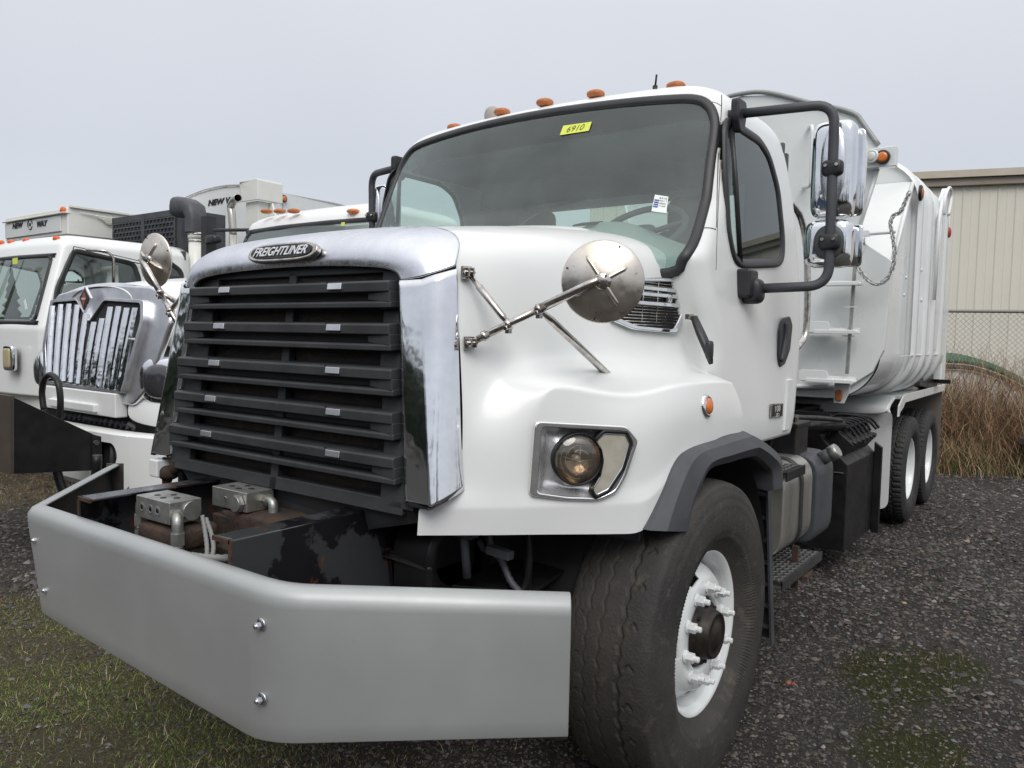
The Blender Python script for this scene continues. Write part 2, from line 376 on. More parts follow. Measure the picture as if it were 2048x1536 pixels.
# zones of the ground: grass patch near the front left, gravel elsewhere
def grassy(x, y):
    d = np.hypot((x+1.6)/2.1, (y+1.9)/1.55); d2 = np.hypot((x+7.2)/2.0, (y-.6)/1.3)
    return 1/(1+np.exp(np.clip((d-1)*7, -30, 30)))+.8/(1+np.exp(np.clip((d2-1)*7, -30, 30)))
def mossy(x, y):
    return 1.25*(np.exp(-(((x-1.58)/.26)**2+((y-1.5)/.42)**2))+.7*np.exp(-(((x-1.86)/.12)**2+((y-1.85)/.25)**2))+.95*np.exp(-(((x-1.78)/.22)**2+((y-.70)/.28)**2)))
def ground():
    xs = np.concatenate([np.linspace(-300, -14, 12), np.linspace(-13, 9, 111), np.linspace(10, 300, 12)])
    ys = np.concatenate([np.linspace(-300, -7, 12), np.linspace(-6, 14, 101), np.linspace(15, 300, 12)])
    X, Y = np.meshgrid(xs, ys); n = len(xs)
    bump = .012*np.sin(X*1.7+np.sin(Y*1.3))*np.cos(Y*2.1)+.006*np.sin(X*5.1+Y*3.7)
    Z = gz(X, Y)+np.where((np.abs(X) < 12) & (np.abs(Y) < 13), bump, 0)-.012
    V = np.stack([X, Y, Z], -1).reshape(-1, 3)
    i = np.arange(len(ys)-1)[:, None]*n+np.arange(n-1)[None]
    i = i.ravel(); F = np.stack([i, i+1, i+n+1, i+n], 1)
    g = grassy(V[:, 0], V[:, 1]); mo = mossy(V[:, 0], V[:, 1])
    mt = bpy.data.materials.new('yard_gravel'); mt.use_nodes = True; t = mt.node_tree; b = t.nodes['Principled BSDF']
    a = t.nodes.new('ShaderNodeAttribute'); a.attribute_name = 'tone'
    sp = t.nodes.new('ShaderNodeSeparateColor'); t.links.new(a.outputs['Color'], sp.inputs[0])
    fine = _noise(t, 60, 6, .75, .35, .7); big = _noise(t, 1.1, 5, .6, .35, .65)
    vo = t.nodes.new('ShaderNodeTexVoronoi'); vo.inputs['Scale'].default_value = 75; tc_ = t.nodes.new('ShaderNodeTexCoord'); t.links.new(tc_.outputs['Object'], vo.inputs['Vector'])
    gr = _mix(t, fine, (.014, .013, .012), (.082, .077, .071))
    hs = t.nodes.new('ShaderNodeSeparateColor'); t.links.new(vo.outputs['Color'], hs.inputs[0])
    gt = t.nodes.new('ShaderNodeMapRange'); gt.inputs['From Min'].default_value = .45; gt.inputs['From Max'].default_value = 1.3; t.links.new(hs.outputs[0], gt.inputs['Value'])
    gr = _mix(t, gt.outputs[0], gr, (.13, .125, .115))
    gr2 = _mix(t, big, gr, (.042, .037, .032))
    so1 = _mix(t, fine, (.050, .043, .026), (.135, .108, .062))
    mo1 = _mix(t, _noise(t, 40, 5, .7, .3, .7), (.018, .021, .005), (.048, .052, .010))
    # ragged border of the grass patch and of the moss
    def ragged(sock, sc):
        n1 = _noise(t, sc, 6, .7, None); ad = t.nodes.new('ShaderNodeMath'); ad.operation = 'ADD'; t.links.new(sock, ad.inputs[0]); t.links.new(n1, ad.inputs[1])
        m_ = t.nodes.new('ShaderNodeMapRange'); m_.inputs['From Min'].default_value = .88; m_.inputs['From Max'].default_value = 1.12; t.links.new(ad.outputs[0], m_.inputs['Value']); return m_.outputs[0]
    c = _mix(t, ragged(sp.outputs[0], 3.0), gr2, so1)
    c = _mix(t, ragged(sp.outputs[1], 11.0), c, mo1)
    t.links.new(c, b.inputs['Base Color']); b.inputs['Roughness'].default_value = .85; b.inputs['Specular IOR Level'].default_value = .25
    bn = t.nodes.new('ShaderNodeBump'); bn.inputs['Strength'].default_value = .9; bn.inputs['Distance'].default_value = .012
    ad = t.nodes.new('ShaderNodeMath'); ad.operation = 'ADD'; t.links.new(fine, ad.inputs[0]); t.links.new(vo.outputs['Distance'], ad.inputs[1]); t.links.new(ad.outputs[0], bn.inputs['Height'])
    t.links.new(bn.outputs[0], b.inputs['Normal'])
    o = fastmesh('ground', V, F, mt, np.stack([g, mo, mo*0], 1), 'structure')
    o.data.polygons.foreach_set('use_smooth', [True]*len(F)); return o
set_org((0, 0, 0)); ground()

def scatter(n, fn, x0, x1, y0, y1):
    P = np.zeros((0, 2))
    while len(P) < n:
        q = np.stack([nr.uniform(x0, x1, n*2), nr.uniform(y0, y1, n*2)], 1)
        P = np.vstack([P, q[nr.random(len(q)) < fn(q[:, 0], q[:, 1])]])
    return P[:n]
def zg(P):
    X, Y = P[:, 0], P[:, 1]
    return gz(X, Y)+.012*np.sin(X*1.7+np.sin(Y*1.3))*np.cos(Y*2.1)+.006*np.sin(X*5.1+Y*3.7)-.012
def near(x, y):
    d = np.hypot(x-CP[0], y-CP[1]); return np.clip(2.6/np.maximum(d, 1.0), 0, 1)**1.6
def gravel():
    P = scatter(250000, lambda x, y: near(x, y)*(1-.75*grassy(x, y))*(1-.60*np.clip(mossy(x, y), 0, 1)), -8, 6.5, -2.6, 10)
    n = len(P); d = np.hypot(P[:, 0]-CP[0], P[:, 1]-CP[1])
    s = np.exp(nr.normal(math.log(.0056), .38, n))*np.clip(d/3.2, 1, 2.2); s = np.clip(s, .003, .03)
    base = np.array([[1, 0, 0], [-1, 0, 0], [0, 1, 0], [0, -1, 0], [0, 0, 1], [0, 0, -.4]], float)
    J = base[None]*(1+nr.uniform(-.35, .35, (n, 6, 1)))+nr.uniform(-.28, .28, (n, 6, 3))
    J *= s[:, None, None]*np.stack([nr.uniform(.8, 1.5, n), nr.uniform(.7, 1.1, n), nr.uniform(.45, .8, n)], 1)[:, None, :]
    a = nr.uniform(0, 6.28, n); ca, sa = np.cos(a)[:, None], np.sin(a)[:, None]
    V = np.stack([J[:, :, 0]*ca-J[:, :, 1]*sa+P[:, :1], J[:, :, 0]*sa+J[:, :, 1]*ca+P[:, 1:2], J[:, :, 2]+zg(P)[:, None]+s[:, None]*.15], -1).reshape(-1, 3)
    T = np.array([[0, 2, 4], [2, 1, 4], [1, 3, 4], [3, 0, 4]])
    F = (T[None]+(np.arange(n)*6)[:, None, None]).reshape(-1, 3)
    tone = np.exp(nr.normal(math.log(.070), .45, n)); tone = np.clip(tone, .014, .22)
    hue = np.stack([1+nr.uniform(-.02, .26, n), np.ones(n), 1+nr.uniform(-.20, .06, n)], 1)
    C = np.repeat(tone[:, None]*hue, 6, 0)
    fastmesh('gravel', V, F, tonemat('gravel_stone', .92), C)
gravel()
def blades(name, P, L, W_, cols, lean, mat, seg=3, seed=0, grp=None, kind='stuff'):
    n = len(P); g = np.random.default_rng(seed)
    a = g.uniform(0, 6.28, n); dx, dy = np.cos(a), np.sin(a); z0 = zg(P)
    b = g.uniform(0, 6.28, n); wx, wy = np.cos(b), np.sin(b)
    V = np.zeros((n, (seg+1)*2, 3)); ln = g.uniform(lean[0], lean[1], n)
    x = P[:, 0].copy(); y = P[:, 1].copy(); z = z0-.004
    for i in range(seg+1):
        t = i/seg; ang = ln*t
        if i: st = L/seg; x = x+dx*np.sin(ang)*st; y = y+dy*np.sin(ang)*st; z = np.maximum(z+np.cos(ang)*st, z0+.003)
        w = W_*(1-t*.85)*.5
        V[:, i*2] = np.stack([x-wx*w, y-wy*w, z], 1); V[:, i*2+1] = np.stack([x+wx*w, y+wy*w, z], 1)
    F = np.array([[2*i, 2*i+1, 2*i+3, 2*i+2] for i in range(seg)])
    F = (F[None]+(np.arange(n)*(seg+1)*2)[:, None, None]).reshape(-1, 4)
    return fastmesh(name, V.reshape(-1, 3), F, mat, np.repeat(cols, (seg+1)*2, 0), kind)
def grass():
    def fn(x, y):
        return np.clip(grassy(x, y)*1.2*(.25+.75*(np.sin(x*4.1+2*np.sin(y*3.3))*np.cos(y*3.7+1.3*x) > -.35)), 0, 1)*near(x, y)**.5+.004*near(x, y)
    P = scatter(170000, fn, -9.2, 1.4, -4.2, 1.9); n = len(P)
    pat = .5+.5*np.sin(P[:, 0]*2.3+1.5*np.sin(P[:, 1]*2.9))*np.cos(P[:, 1]*2.2+P[:, 0])+nr.normal(0, .25, n)
    brown = np.array([.30, .225, .125]); green = np.array([.155, .225, .042]); straw = np.array([.42, .34, .20])
    gp = np.exp(-((P[:, 0]+1.45)/1.15)**2-((P[:, 1]+.95)/.55)**2)
    c = np.where((pat*.6+gp*.9 > .62)[:, None], green, brown); st = nr.random(n) < .05; c[st] = straw
    c = c*np.exp(nr.normal(0, .35, n))[:, None]
    L = np.where(st, nr.uniform(.03, .08, n), nr.uniform(.008, .030, n))
    blades('grass', P, L, np.full(n, .0024), np.clip(c, 0, .6), (.5, 1.9), tonemat('grass_blade', .7), 2, 5)
    # sparse weeds standing in the gravel on the right
    P = scatter(1500, lambda x, y: np.clip(mossy(x, y), 0, 1), 1.0, 2.6, -.4, 3.0); n = len(P)
    c = np.where((nr.random(n) < .5)[:, None], np.array([.09, .095, .03]), np.array([.20, .16, .09]))*np.exp(nr.normal(0, .3, n))[:, None]
    blades('weeds', P, nr.uniform(.01, .05, n), np.full(n, .0018), c, (.4, 1.7), tonemat('weed_blade', .7), 3, 6)
grass()
# a few larger loose stones and a fallen leaf on the gravel
def pebble(px, py, s, col, lab, cat_='stone', g=None):
    p = at(px, py, 2, .01); set_org(p)
    mb = MB().superell(p+np.array([0, 0, s*.35]), (s, s*.75, s*.5), (.8, .9), 10, 6)
    mb.v = [tuple(np.array(v)+nr.uniform(-.1, .1, 3)*s) for v in mb.v]
    o = mb.build('stone', M('pebble', col, .8, 0, tuple(c*.6 for c in col), 80), fix=False); tag(o, lab, cat_)
pebble(1808, 1208, .016, (.42, .35, .22), 'pale tan stone lying on the dark gravel behind the front wheel')
pebble(1688, 1470, .017, (.16, .155, .15), 'flat grey stone on the gravel in the bottom right foreground')
pebble(1910, 1278, .02, (.13, .13, .13), 'grey stone on the dark gravel nearest the right edge')
p = at(1583, 1368, 2, .015); set_org(p)
mb = MB(); k = [(math.cos(a)*.02*(1+.45*math.cos(5*a)), math.sin(a)*.016*(1+.45*math.cos(5*a))) for a in np.linspace(0, 2*math.pi, 21)[:-1]]
mb.prism([p+np.array([x, y, .004+.006*math.sin(x*200)]) for x, y in k], (0, 0, .0008))
tag(mb.build('fallen_leaf', M('leaf_orange', (.30, .09, .035), .7)), 'small orange fallen leaf on the gravel beside the front tyre', 'leaf')
set_org((0, 0, 0))

# ---- warehouse and fence on the right
BA = math.radians(70.6)
_F2 = nrm([_fw[0], _fw[1], 0]); _R2 = nrm([_R[0], _R[1], 0])
bd = nrm(_F2*math.cos(BA)-_R2*math.sin(BA)); bn = nrm(np.cross([0, 0, 1.], bd))   # along the wall (to the left), wall normal
if bn@_F2 > 0: bn = -bn
def along(px, depth):
    """where the bearing px meets the plane through depth metres ahead, parallel to the warehouse"""
    ref = CP+_F2*depth+_R2*(960/FPX*depth); ref[2] = 0
    d = _R*(px-1024)/FPX+_fw; d = np.array([d[0], d[1], 0]); nn = bn
    t = (nn@(ref-np.array([CP[0], CP[1], 0])))/(nn@d); return np.array([CP[0], CP[1], 0])+d*t
BW = along(1835, 15.5); BE = along(2048, 15.5)
b_root = thing('warehouse', 'beige ribbed metal warehouse with a brown eave behind the wire fence', 'warehouse', tuple(BW-np.array([0, 0, 0])))
hw = 4.98
wall0 = BW+bd*7.0; run = -bd
nP = 62; pw = .305
mb = MB(); mb.prism([wall0-bn*.02, wall0+run*(nP*pw)-bn*.02, wall0+run*(nP*pw)-bn*7, wall0-bn*7], (0, 0, hw-.05)); mb.build('wall', 'beige', b_root)
# one rib-edged cladding panel, shared by all
mbp = MB()
prof = [(0, 0), (.018, .015), (.040, .015), (.058, 0), (.165, 0), (.178, .005), (.192, .005), (.205, 0), (pw+.001, 0)]
lo = [BW+run*x+bn*(y) for x, y in prof]; rows = [[q+np.array([0, 0, z]) for q in lo] for z in (0.05, hw-.17)]
mbp.grid(rows, False)
base = mbp.build('wall_panel', 'beige', b_root)
base.location = tuple(wall0-BW)
for k in range(1, nP):
    o = base.copy(); COL.objects.link(o); o.parent = b_root; o.location = tuple(wall0-BW+run*(pw*k))
mb = MB(); a = wall0-run*.3+bn*.0; b2 = wall0+run*(nP*pw+.3)
mb.prism([a+np.array([0, 0, hw-.17]), a+bn*.12+np.array([0, 0, hw-.17]), a+bn*.12+np.array([0, 0, hw-.02]), a+np.array([0, 0, hw-.02])], b2-a)
mb.build('eave_fascia', 'trim', b_root, bevel=.01)
mb = MB(); mb.prism([a+np.array([0, 0, hw-.018]), a+bn*.20+np.array([0, 0, hw-.018]), a+bn*.20+np.array([0, 0, hw+.12]), a-bn*5+np.array([0, 0, hw+.75]), a-bn*10+np.array([0, 0, hw+.1])], b2-a)
mb.build('roof', M('tan_roof_edge', (.52, .46, .37), .5, 0, (.45, .40, .32), 3), b_root)
set_org((0, 0, 0))
FE = along(2048, 11.0); f0 = FE+bd*6.5; frun = -bd; fl = 10.5; gt_ = .03; fh = 2.09
f_root = thing('chain_link_fence', 'grey chain link fence with a top rail in front of the warehouse', 'fence', tuple(FE))
mb = MB(); mb.tube([f0+np.array([0, 0, gt_+fh]), f0+frun*fl+np.array([0, 0, gt_+fh])], .021, 8); mb.build('top_rail', 'galv', f_root)
for k in range(5):
    q = f0+frun*(.3+k*2.45); mb = MB(); mb.cyl(q+np.array([0, 0, 0]), q+np.array([0, 0, gt_+fh+.03]), .03, 10); mb.superell(q+np.array([0, 0, gt_+fh+.04]), (.034, .034, .03), (1, 1), 10, 6); mb.build('post', 'galv', f_root)
V = []; F = []
st = .073
def wire(p, q, r=.0024):
    d = nrm(q-p); u = nrm(np.cross(d, bn)); w = bn; o = len(V)
    for e_ in (p, q):
        for a_ in (0, 2.094, 4.189): V.append(e_+(u*math.cos(a_)+w*math.sin(a_))*r)
    F.extend([(o, o+1, o+4, o+3), (o+1, o+2, o+5, o+4), (o+2, o, o+3, o+5)])
k = -fh
while k < fl:
    for sgn in (1, -1):
        xa, za, xb, zb = (k, 0, k+fh, fh) if sgn > 0 else (k+fh, 0, k, fh)
        # clip to the run of the fence
        def clip(x, z, x2, z2):
            if x < 0: z = z+(z2-z)*(0-x)/(x2-x); x = 0
            if x > fl: z = z+(z2-z)*(fl-x)/(x2-x); x = fl
            return x, z
        A = clip(xa, za, xb, zb); B = clip(xb, zb, xa, za)
        if abs(A[0]-B[0]) > .02:
            wire(f0+frun*A[0]+np.array([0, 0, gt_+A[1]])+bn*.003*sgn, f0+frun*B[0]+np.array([0, 0, gt_+B[1]+.03])+bn*.003*sgn)
    k += st
o = fastmesh('wire_mesh', np.array(V)-ORG, np.array(F), MT['galv'], None, 'stuff'); o.parent = f_root

# ---- curved white hull under a green tarp, beyond the fence
set_org((0, 0, 0))
c0 = along(1960, 12.6)
t_root = thing('covered_boat', 'white curved hull with a green tarp edge lying behind the fence', 'boat', tuple(c0))
def hullrow(off, z, sag): return [along(px, 12.6)+bn*off+np.array([0, 0, z-sag*max(0, (px-1920)/150)**1.6]) for px in range(1780, 2120, 20)]
mb = MB(); mb.grid([hullrow(.0, 1.32, .42), hullrow(.06, 1.20, .40), hullrow(.03, .85, .3), hullrow(-.1, .45, .15), hullrow(-.3, .1, 0)]); mb.build('hull', 'cream', t_root, solid=.03)
mb = MB(); mb.grid([hullrow(-.9, 1.50, .4), hullrow(-.2, 1.47, .42), hullrow(.06, 1.42, .43), hullrow(.08, 1.34, .43)]); mb.build('tarp', 'green', t_root, solid=.02)
mb = MB(); mb.tube(hullrow(.1, 1.27, .43), .03, 6); mb.build('rub_rail', 'rust', t_root)
mb = MB()
for px in (1850, 2000): 
    q = along(px, 12.2); mb.box(q-np.array([.15, .15, 0]), q+np.array([.15, .15, .6]))
mb.build('block', 'flat', t_root)

# ---- dry grass clumps in front of the fence
set_org((0, 0, 0))
def clump(px, depth, n, h, spread, label, seed, green=.12, hv=(.35, 1.0)):
    g = np.random.default_rng(seed); c = along(px, depth); c[2] = .0
    P = np.stack([c[0]+g.normal(0, spread, n)*abs(frun[0])+g.normal(0, spread*.35, n), c[1]+g.normal(0, spread*.45, n)], 1)
    a = g.uniform(0, 6.28, n); seg = 6
    L = h*g.uniform(*hv, n); bend = np.abs(g.normal(.0, 1.0, n))+.1
    V = np.zeros((n, (seg+1)*2, 3)); x, y, z = P[:, 0].copy(), P[:, 1].copy(), np.full(n, -.01)
    w0 = g.uniform(.0016, .0045, n); cx = g.normal(0, .30, (n, seg+1)); cy = g.normal(0, .30, (n, seg+1))
    for i in range(seg+1):
        t = i/seg
        if i:
            an = bend*t**1.3; s_ = L/seg
            x = x+(np.cos(a)*np.sin(an)+cx[:, i])*s_; y = y+(np.sin(a)*np.sin(an)+cy[:, i])*s_; z = np.maximum(z+np.cos(an)*s_, .0)
        w = w0*(1-.6*t)
        V[:, 2*i] = np.stack([x-w*_R2[0], y-w*_R2[1], z], 1); V[:, 2*i+1] = np.stack([x+w*_R2[0], y+w*_R2[1], z], 1)
    F = np.array([[2*i, 2*i+1, 2*i+3, 2*i+2] for i in range(seg)]); F = (F[None]+(np.arange(n)*(seg+1)*2)[:, None, None]).reshape(-1, 4)
    col = np.where((g.random(n) < green)[:, None], np.array([.06, .075, .025]), np.array([.25, .155, .095]))*np.exp(g.normal(0, .60, n))[:, None]
    o = fastmesh('dry_grass_clump', V.reshape(-1, 3), F, tonemat('dry_stem', .8), np.repeat(np.clip(col, 0, .55), (seg+1)*2, 0), None)
    tag(o, label, 'plant'); return o
clump(1905, 10.5, 2100, 1.65, .42, 'tall brown dry grass clump standing right behind the rear wheels of the big truck', 21, .12, (.2, 1.05))
clump(2015, 10.3, 1900, 1.5, .42, 'tangled brown dry weeds at the right edge in front of the wire fence', 22, .05, (.15, 1.05))
clump(1900, 9.9, 1400, .50, .36, 'low greenish dry tuft at the foot of the tall brown grass', 23, .45, (.4, 1.0))
clump(2130, 10.3, 1500, 1.2, .5, 'dry weeds running on along the fence past the right edge', 24, .1)

# ---- steel stand at the right edge
p = at(2047, 955, 2, .0); set_org(p)
r_ = thing('steel_stand', 'black steel stand with a rusty top cut by the right edge', 'stand', tuple(p))
mb = MB(); mb.box(p+np.array([-.0, -.02, 0]), p+np.array([.05, .03, .42])); mb.build('post', 'black', r_)
mb = MB(); mb.box(p+np.array([-.07, -.1, .42]), p+np.array([.8, .25, .50])); mb.build('top', 'rust', r_, bevel=.008)
mb = MB(); mb.box(p+np.array([.72, -.02, 0]), p+np.array([.77, .03, .42])); mb.build('post', 'black', r_)
set_org((0, 0, 0))

# ---- what stands behind the photographer and shows only in the chrome: a wood and a blue shed
def wood(name, n_, a0, a1, d0, d1, h0, h1, seed):
    V = []; F = []; C = []
    g = np.random.default_rng(seed)
    for k in range(n_):
        a = g.uniform(a0, a1)-math.pi/2+.35; d = g.uniform(d0, d1)
        x, y = 2+math.cos(a)*d, -2+math.sin(a)*d
        h = g.uniform(h0, h1); r = h*g.uniform(.13, .2); lv = 9; o = len(V); n = 7
        for i in range(lv):
            z = h*(.08+.92*i/lv); rr = r*(1-i/lv)
            for q in (1.0, .55):
                for j in range(n):
                    t = 6.283*j/n+i; V.append((x+math.cos(t)*rr*q*g.uniform(.7, 1.2), y+math.sin(t)*rr*q*g.uniform(.7, 1.2), z+(h/lv*.6 if q < 1 else 0)))
        for i in range(lv*2-1):
            for j in range(n): F.append((o+i*n+j, o+i*n+(j+1) % n, o+(i+1)*n+(j+1) % n, o+(i+1)*n+j))
    o = fastmesh(name, np.array(V), np.array(F), M('far_conifers', (.022, .034, .022), .9, 0, (.04, .05, .03), .6)); return o
wood('conifer_wood', 260, -1.95, .75, 38, 60, 6, 13, 4)
wood('distant_wood', 420, .75, 4.3, 85, 110, 4, 7.5, 5)
r_ = thing('blue_shed', 'blue gabled shed mirrored in the chrome grille edge', 'shed', (-9, -26, 0))
mb = MB(); mb.prism([(-13, -24, 0), (-5, -24, 0), (-5, -24, 3), (-9, -24, 6.2), (-13, -24, 3)], (0, -8, 0)); mb.build('wall', 'blueshed', r_)
mb = MB(); mb.prism([(-13.4, -23.7, 2.9), (-9, -23.7, 6.45), (-4.6, -23.7, 2.9), (-4.7, -23.7, 3.1), (-9, -23.7, 6.7), (-13.3, -23.7, 3.1)], (0, -8.6, 0)); mb.build('roof', 'flat', r_)
mb = MB(); mb.box((-10.5, -24.05, 0), (-7.5, -23.96, 2.6)); mb.build('door', 'white', r_)
set_org((0, 0, 0))
# ================================================================== MAIN TRUCK
def rest(pl): return np.array(pl, float)
T = thing('refuse_truck', 'large white refuse truck with black slatted grille, silver bumper and chrome hood mirrors', 'truck', (0, 0, 0))
BLK = [.0]
# ---- hood: sections of control points, right half mirrored to the left
S = [
 [(0,-.78,1.985),(.34,-.78,1.979),(.54,-.79,1.969),(.655,-.82,1.932),(.69,-.855,1.885),(.70,-.885,1.826),(.735,-.90,1.64),(.752,-.905,1.48),(.762,-.91,1.40),(.768,-.915,1.30),(.775,-.925,1.17),(.695,-1.022,1.115),(.688,-1.02,1.035)],
 [(0,-.70,1.998),(.34,-.70,1.992),(.55,-.70,1.980),(.68,-.72,1.948),(.742,-.75,1.895),(.762,-.78,1.82),(.775,-.80,1.65),(.788,-.79,1.52),(.820,-.80,1.465),(.872,-.846,1.35),(.872,-.846,1.18),(.892,-.832,1.115),(.872,-.84,1.032)],
 [(0,-.60,2.014),(.34,-.60,2.008),(.56,-.60,1.994),(.69,-.62,1.960),(.762,-.64,1.905),(.787,-.66,1.82),(.802,-.69,1.65),(.805,-.70,1.535),(.945,-.742,1.497),(.925,-.780,1.37),(.918,-.785,1.18),(.942,-.77,1.115),(.925,-.775,1.030)],
 [(0,-.45,2.036),(.35,-.45,2.030),(.565,-.45,2.014),(.70,-.45,1.985),(.785,-.45,1.925),(.812,-.45,1.83),(.825,-.46,1.66),(.848,-.47,1.545),(1.03,-.625,1.462),(1.022,-.662,1.365),(1.012,-.668,1.17),(1.04,-.645,1.112),(1.03,-.65,1.024)],
 [(0,-.30,2.055),(.35,-.30,2.048),(.57,-.30,2.032),(.712,-.30,2.002),(.80,-.30,1.940),(.830,-.30,1.84),(.845,-.30,1.67),(.872,-.30,1.535),(1.105,-.47,1.442),(1.118,-.54,1.352),(1.104,-.552,1.17),(1.128,-.53,1.112),(1.12,-.535,1.018)],
 [(0,-.15,2.070),(.36,-.15,2.062),(.58,-.15,2.046),(.722,-.15,2.016),(.815,-.15,1.955),(.848,-.15,1.845),(.862,-.15,1.67),(.888,-.12,1.530),(1.128,-.32,1.466),(1.155,-.41,1.37),(1.152,-.452,1.17),(1.166,-.462,1.112),(1.165,-.470,1.015)],
 [(0,0,2.082),(.36,0,2.074),(.585,0,2.058),(.73,0,2.028),(.828,0,1.968),(.864,0,1.852),(.880,0,1.68),(.905,.04,1.525),(1.140,-.17,1.477),(1.166,-.24,1.39),(1.168,-.27,1.26),(1.171,-.265,1.215),(1.171,-.262,1.185)],
 [(0,.11,2.088),(.36,.11,2.080),(.588,.11,2.066),(.735,.11,2.034),(.842,.11,1.978),(.880,.11,1.862),(.898,.11,1.69),(.930,.18,1.516),(1.148,.0,1.478),(1.168,-.02,1.40),(1.171,-.04,1.33),(1.172,-.04,1.29),(1.172,-.04,1.262)],
 [(0,.20,2.090),(.36,.20,2.082),(.59,.20,2.066),(.738,.20,2.036),(.852,.20,1.980),(.894,.21,1.866),(.914,.24,1.69),(.955,.27,1.508),(1.148,.15,1.474),(1.168,.15,1.40),(1.171,.15,1.34),(1.172,.15,1.30),(1.172,.15,1.274)],
 [(0,.27,2.086),(.36,.27,2.078),(.59,.27,2.062),(.738,.27,2.030),(.856,.27,1.974),(.902,.29,1.864),(.926,.33,1.69),(.975,.325,1.504),(1.138,.27,1.462),(1.162,.30,1.39),(1.171,.31,1.335),(1.172,.32,1.295),(1.172,.32,1.268)],
]
def full(row): return [(-x, y, z) for x, y, z in row[::-1] if x > 0]+list(row)
mb = MB(); mb.grid([full(r) for r in S])
hood = mb.build('hood', 'white', T, fix=False)
me = hood.data
cre = me.attributes.new('crease_edge', 'FLOAT', 'EDGE')
W_ = 25
def colidx(k): return (12+k, 12-k)
for e in me.edges:
    a, b = e.vertices; ca, cb_ = a % W_, b % W_
    v = 0
    if ca == cb_:
        if ca in colidx(11): v = .55
        if ca in colidx(12) or ca in colidx(0)[:0]: v = 1
        if ca in colidx(8) and min(a//W_, b//W_) >= 2: v = .85
        if ca in colidx(7) and min(a//W_, b//W_) >= 2: v = .3
        if ca in colidx(10): v = .3
    if a//W_ == b//W_: v = 0
    if {a//W_, b//W_} == {2} and ca != cb_ and all(c in (4, 3, 20, 21, 2, 22) for c in (ca, cb_)): v = .7
    cre.data[e.index].value = v
ss = hood.modifiers.new('ss', 'SUBSURF'); ss.levels = ss.render_levels = 4; ss.boundary_smooth = 'PRESERVE_CORNERS'
from mathutils.bvhtree import BVHTree
def bake(o):
    dg = bpy.context.evaluated_depsgraph_get(); me_ = bpy.data.meshes.new_from_object(o.evaluated_get(dg)); o.modifiers.clear(); me_.name = o.name; o.data = me_; return me_
def bvh_of(o):
    bm = bmesh.new(); bm.from_mesh(o.data); t = BVHTree.FromBMesh(bm); bm.free(); return t
def hit(t, px, py):
    d = _R*(px-1024)/FPX-_U*(py-768)/FPX+_fw; loc, no, i, ds_ = t.ray_cast(Vector(CP), Vector(nrm(d)))
    if loc is None: return None, None
    n_ = np.array(no); n_ = -n_ if n_@d > 0 else n_
    return np.array(loc), nrm(n_)
bake(hood); HB = bvh_of(hood)
def cutfaces(o, test):
    bm = bmesh.new(); bm.from_mesh(o.data); kill = [f for f in bm.faces if test(np.array(f.calc_center_median()))]
    bmesh.ops.delete(bm, geom=kill, context='FACES'); bm.to_mesh(o.data); bm.free()
# raised centre of the hood
mb = MB()
rows = []
for y, z, w in ((-.55, 2.0, .40), (-.3, 2.05, .47), (0, 2.096, .53), (.2, 2.110, .56), (.27, 2.106, .565)):
    rows.append([(x*w, y+.0*abs(x), z-.012*x*x-(.03 if abs(x) == 1 else 0)+(-.01 if abs(x) >= .94 else 0)) for x in (-1, -.94, -.8, -.4, 0, .4, .8, .94, 1)])
mb.grid(rows); mb.build('hood_bulge', 'white', T, subsurf=2, fix=False)
# ---- chrome surround of the grille
CT = [
 [(0,-.962,1.846),(0,-.966,1.885),(0,-.935,1.935),(0,-.875,1.970),(0,-.775,1.991)],
 [(.17,-.962,1.844),(.17,-.966,1.883),(.18,-.935,1.933),(.18,-.875,1.968),(.18,-.775,1.989)],
 [(.33,-.963,1.838),(.33,-.967,1.878),(.34,-.935,1.929),(.35,-.87,1.963),(.36,-.775,1.985)],
 [(.46,-.966,1.829),(.475,-.97,1.869),(.49,-.94,1.921),(.51,-.875,1.955),(.535,-.785,1.975)],
 [(.525,-.968,1.817),(.565,-.970,1.850),(.59,-.945,1.893),(.62,-.885,1.925),(.655,-.815,1.938)],
 [(.548,-.969,1.803),(.595,-.966,1.822),(.635,-.950,1.850),(.668,-.905,1.878),(.692,-.85,1.889)],
 [(.556,-.970,1.787),(.602,-.966,1.790),(.640,-.956,1.795),(.678,-.925,1.812),(.703,-.888,1.832)],
]
cols = [[(-x, y, z) for x, y, z in c] for c in CT[:0:-1]]+CT
mb = MB(); mb.grid([[c[i] for c in cols] for i in range(5)]); ct = mb.build('grille_surround_top', 'dull', T, subsurf=3, fix=False, label='hammered looking dull chrome arch over the grille')
ct.modifiers['ss'].boundary_smooth = 'PRESERVE_CORNERS'
md = ct.modifiers.new('s', 'SOLIDIFY'); md.thickness = .012; md.offset = -1
def sidepiece():
    zs = [1.784, 1.6, 1.4, 1.25, 1.119]; rows = []
    for i, z in enumerate(zs):
        t = (1.784-z)/(1.784-1.119)
        inn = np.array([.556+.089*t, -.970-.05*t, z]); cr_ = np.array([.638+.113*t, -.956-.075*t, z+.002])
        o_px = [(912, 538), (914, 650), (917, 770), (920, 900), (922, 985)][i]; oy = -.888-.035*t
        ou = at(*o_px, 1, oy)
        if i == 4: ou = np.array([.778, -.925, 1.168])
        mid1 = cr_*.62+ou*.38+np.array([.010, -.016, 0]); mid2 = cr_*.25+ou*.75+np.array([.008, -.010, 0])
        i2 = inn+np.array([.004, .06, 0])
        rows.append([i2, inn, inn*.5+cr_*.5, cr_, cr_*.9+mid1*.1, mid1, mid2, ou])
    return rows
mb = MB(); mb.grid(sidepiece()); 
sp1 = mb.build('grille_surround_side', 'chrome', T, fix=False)
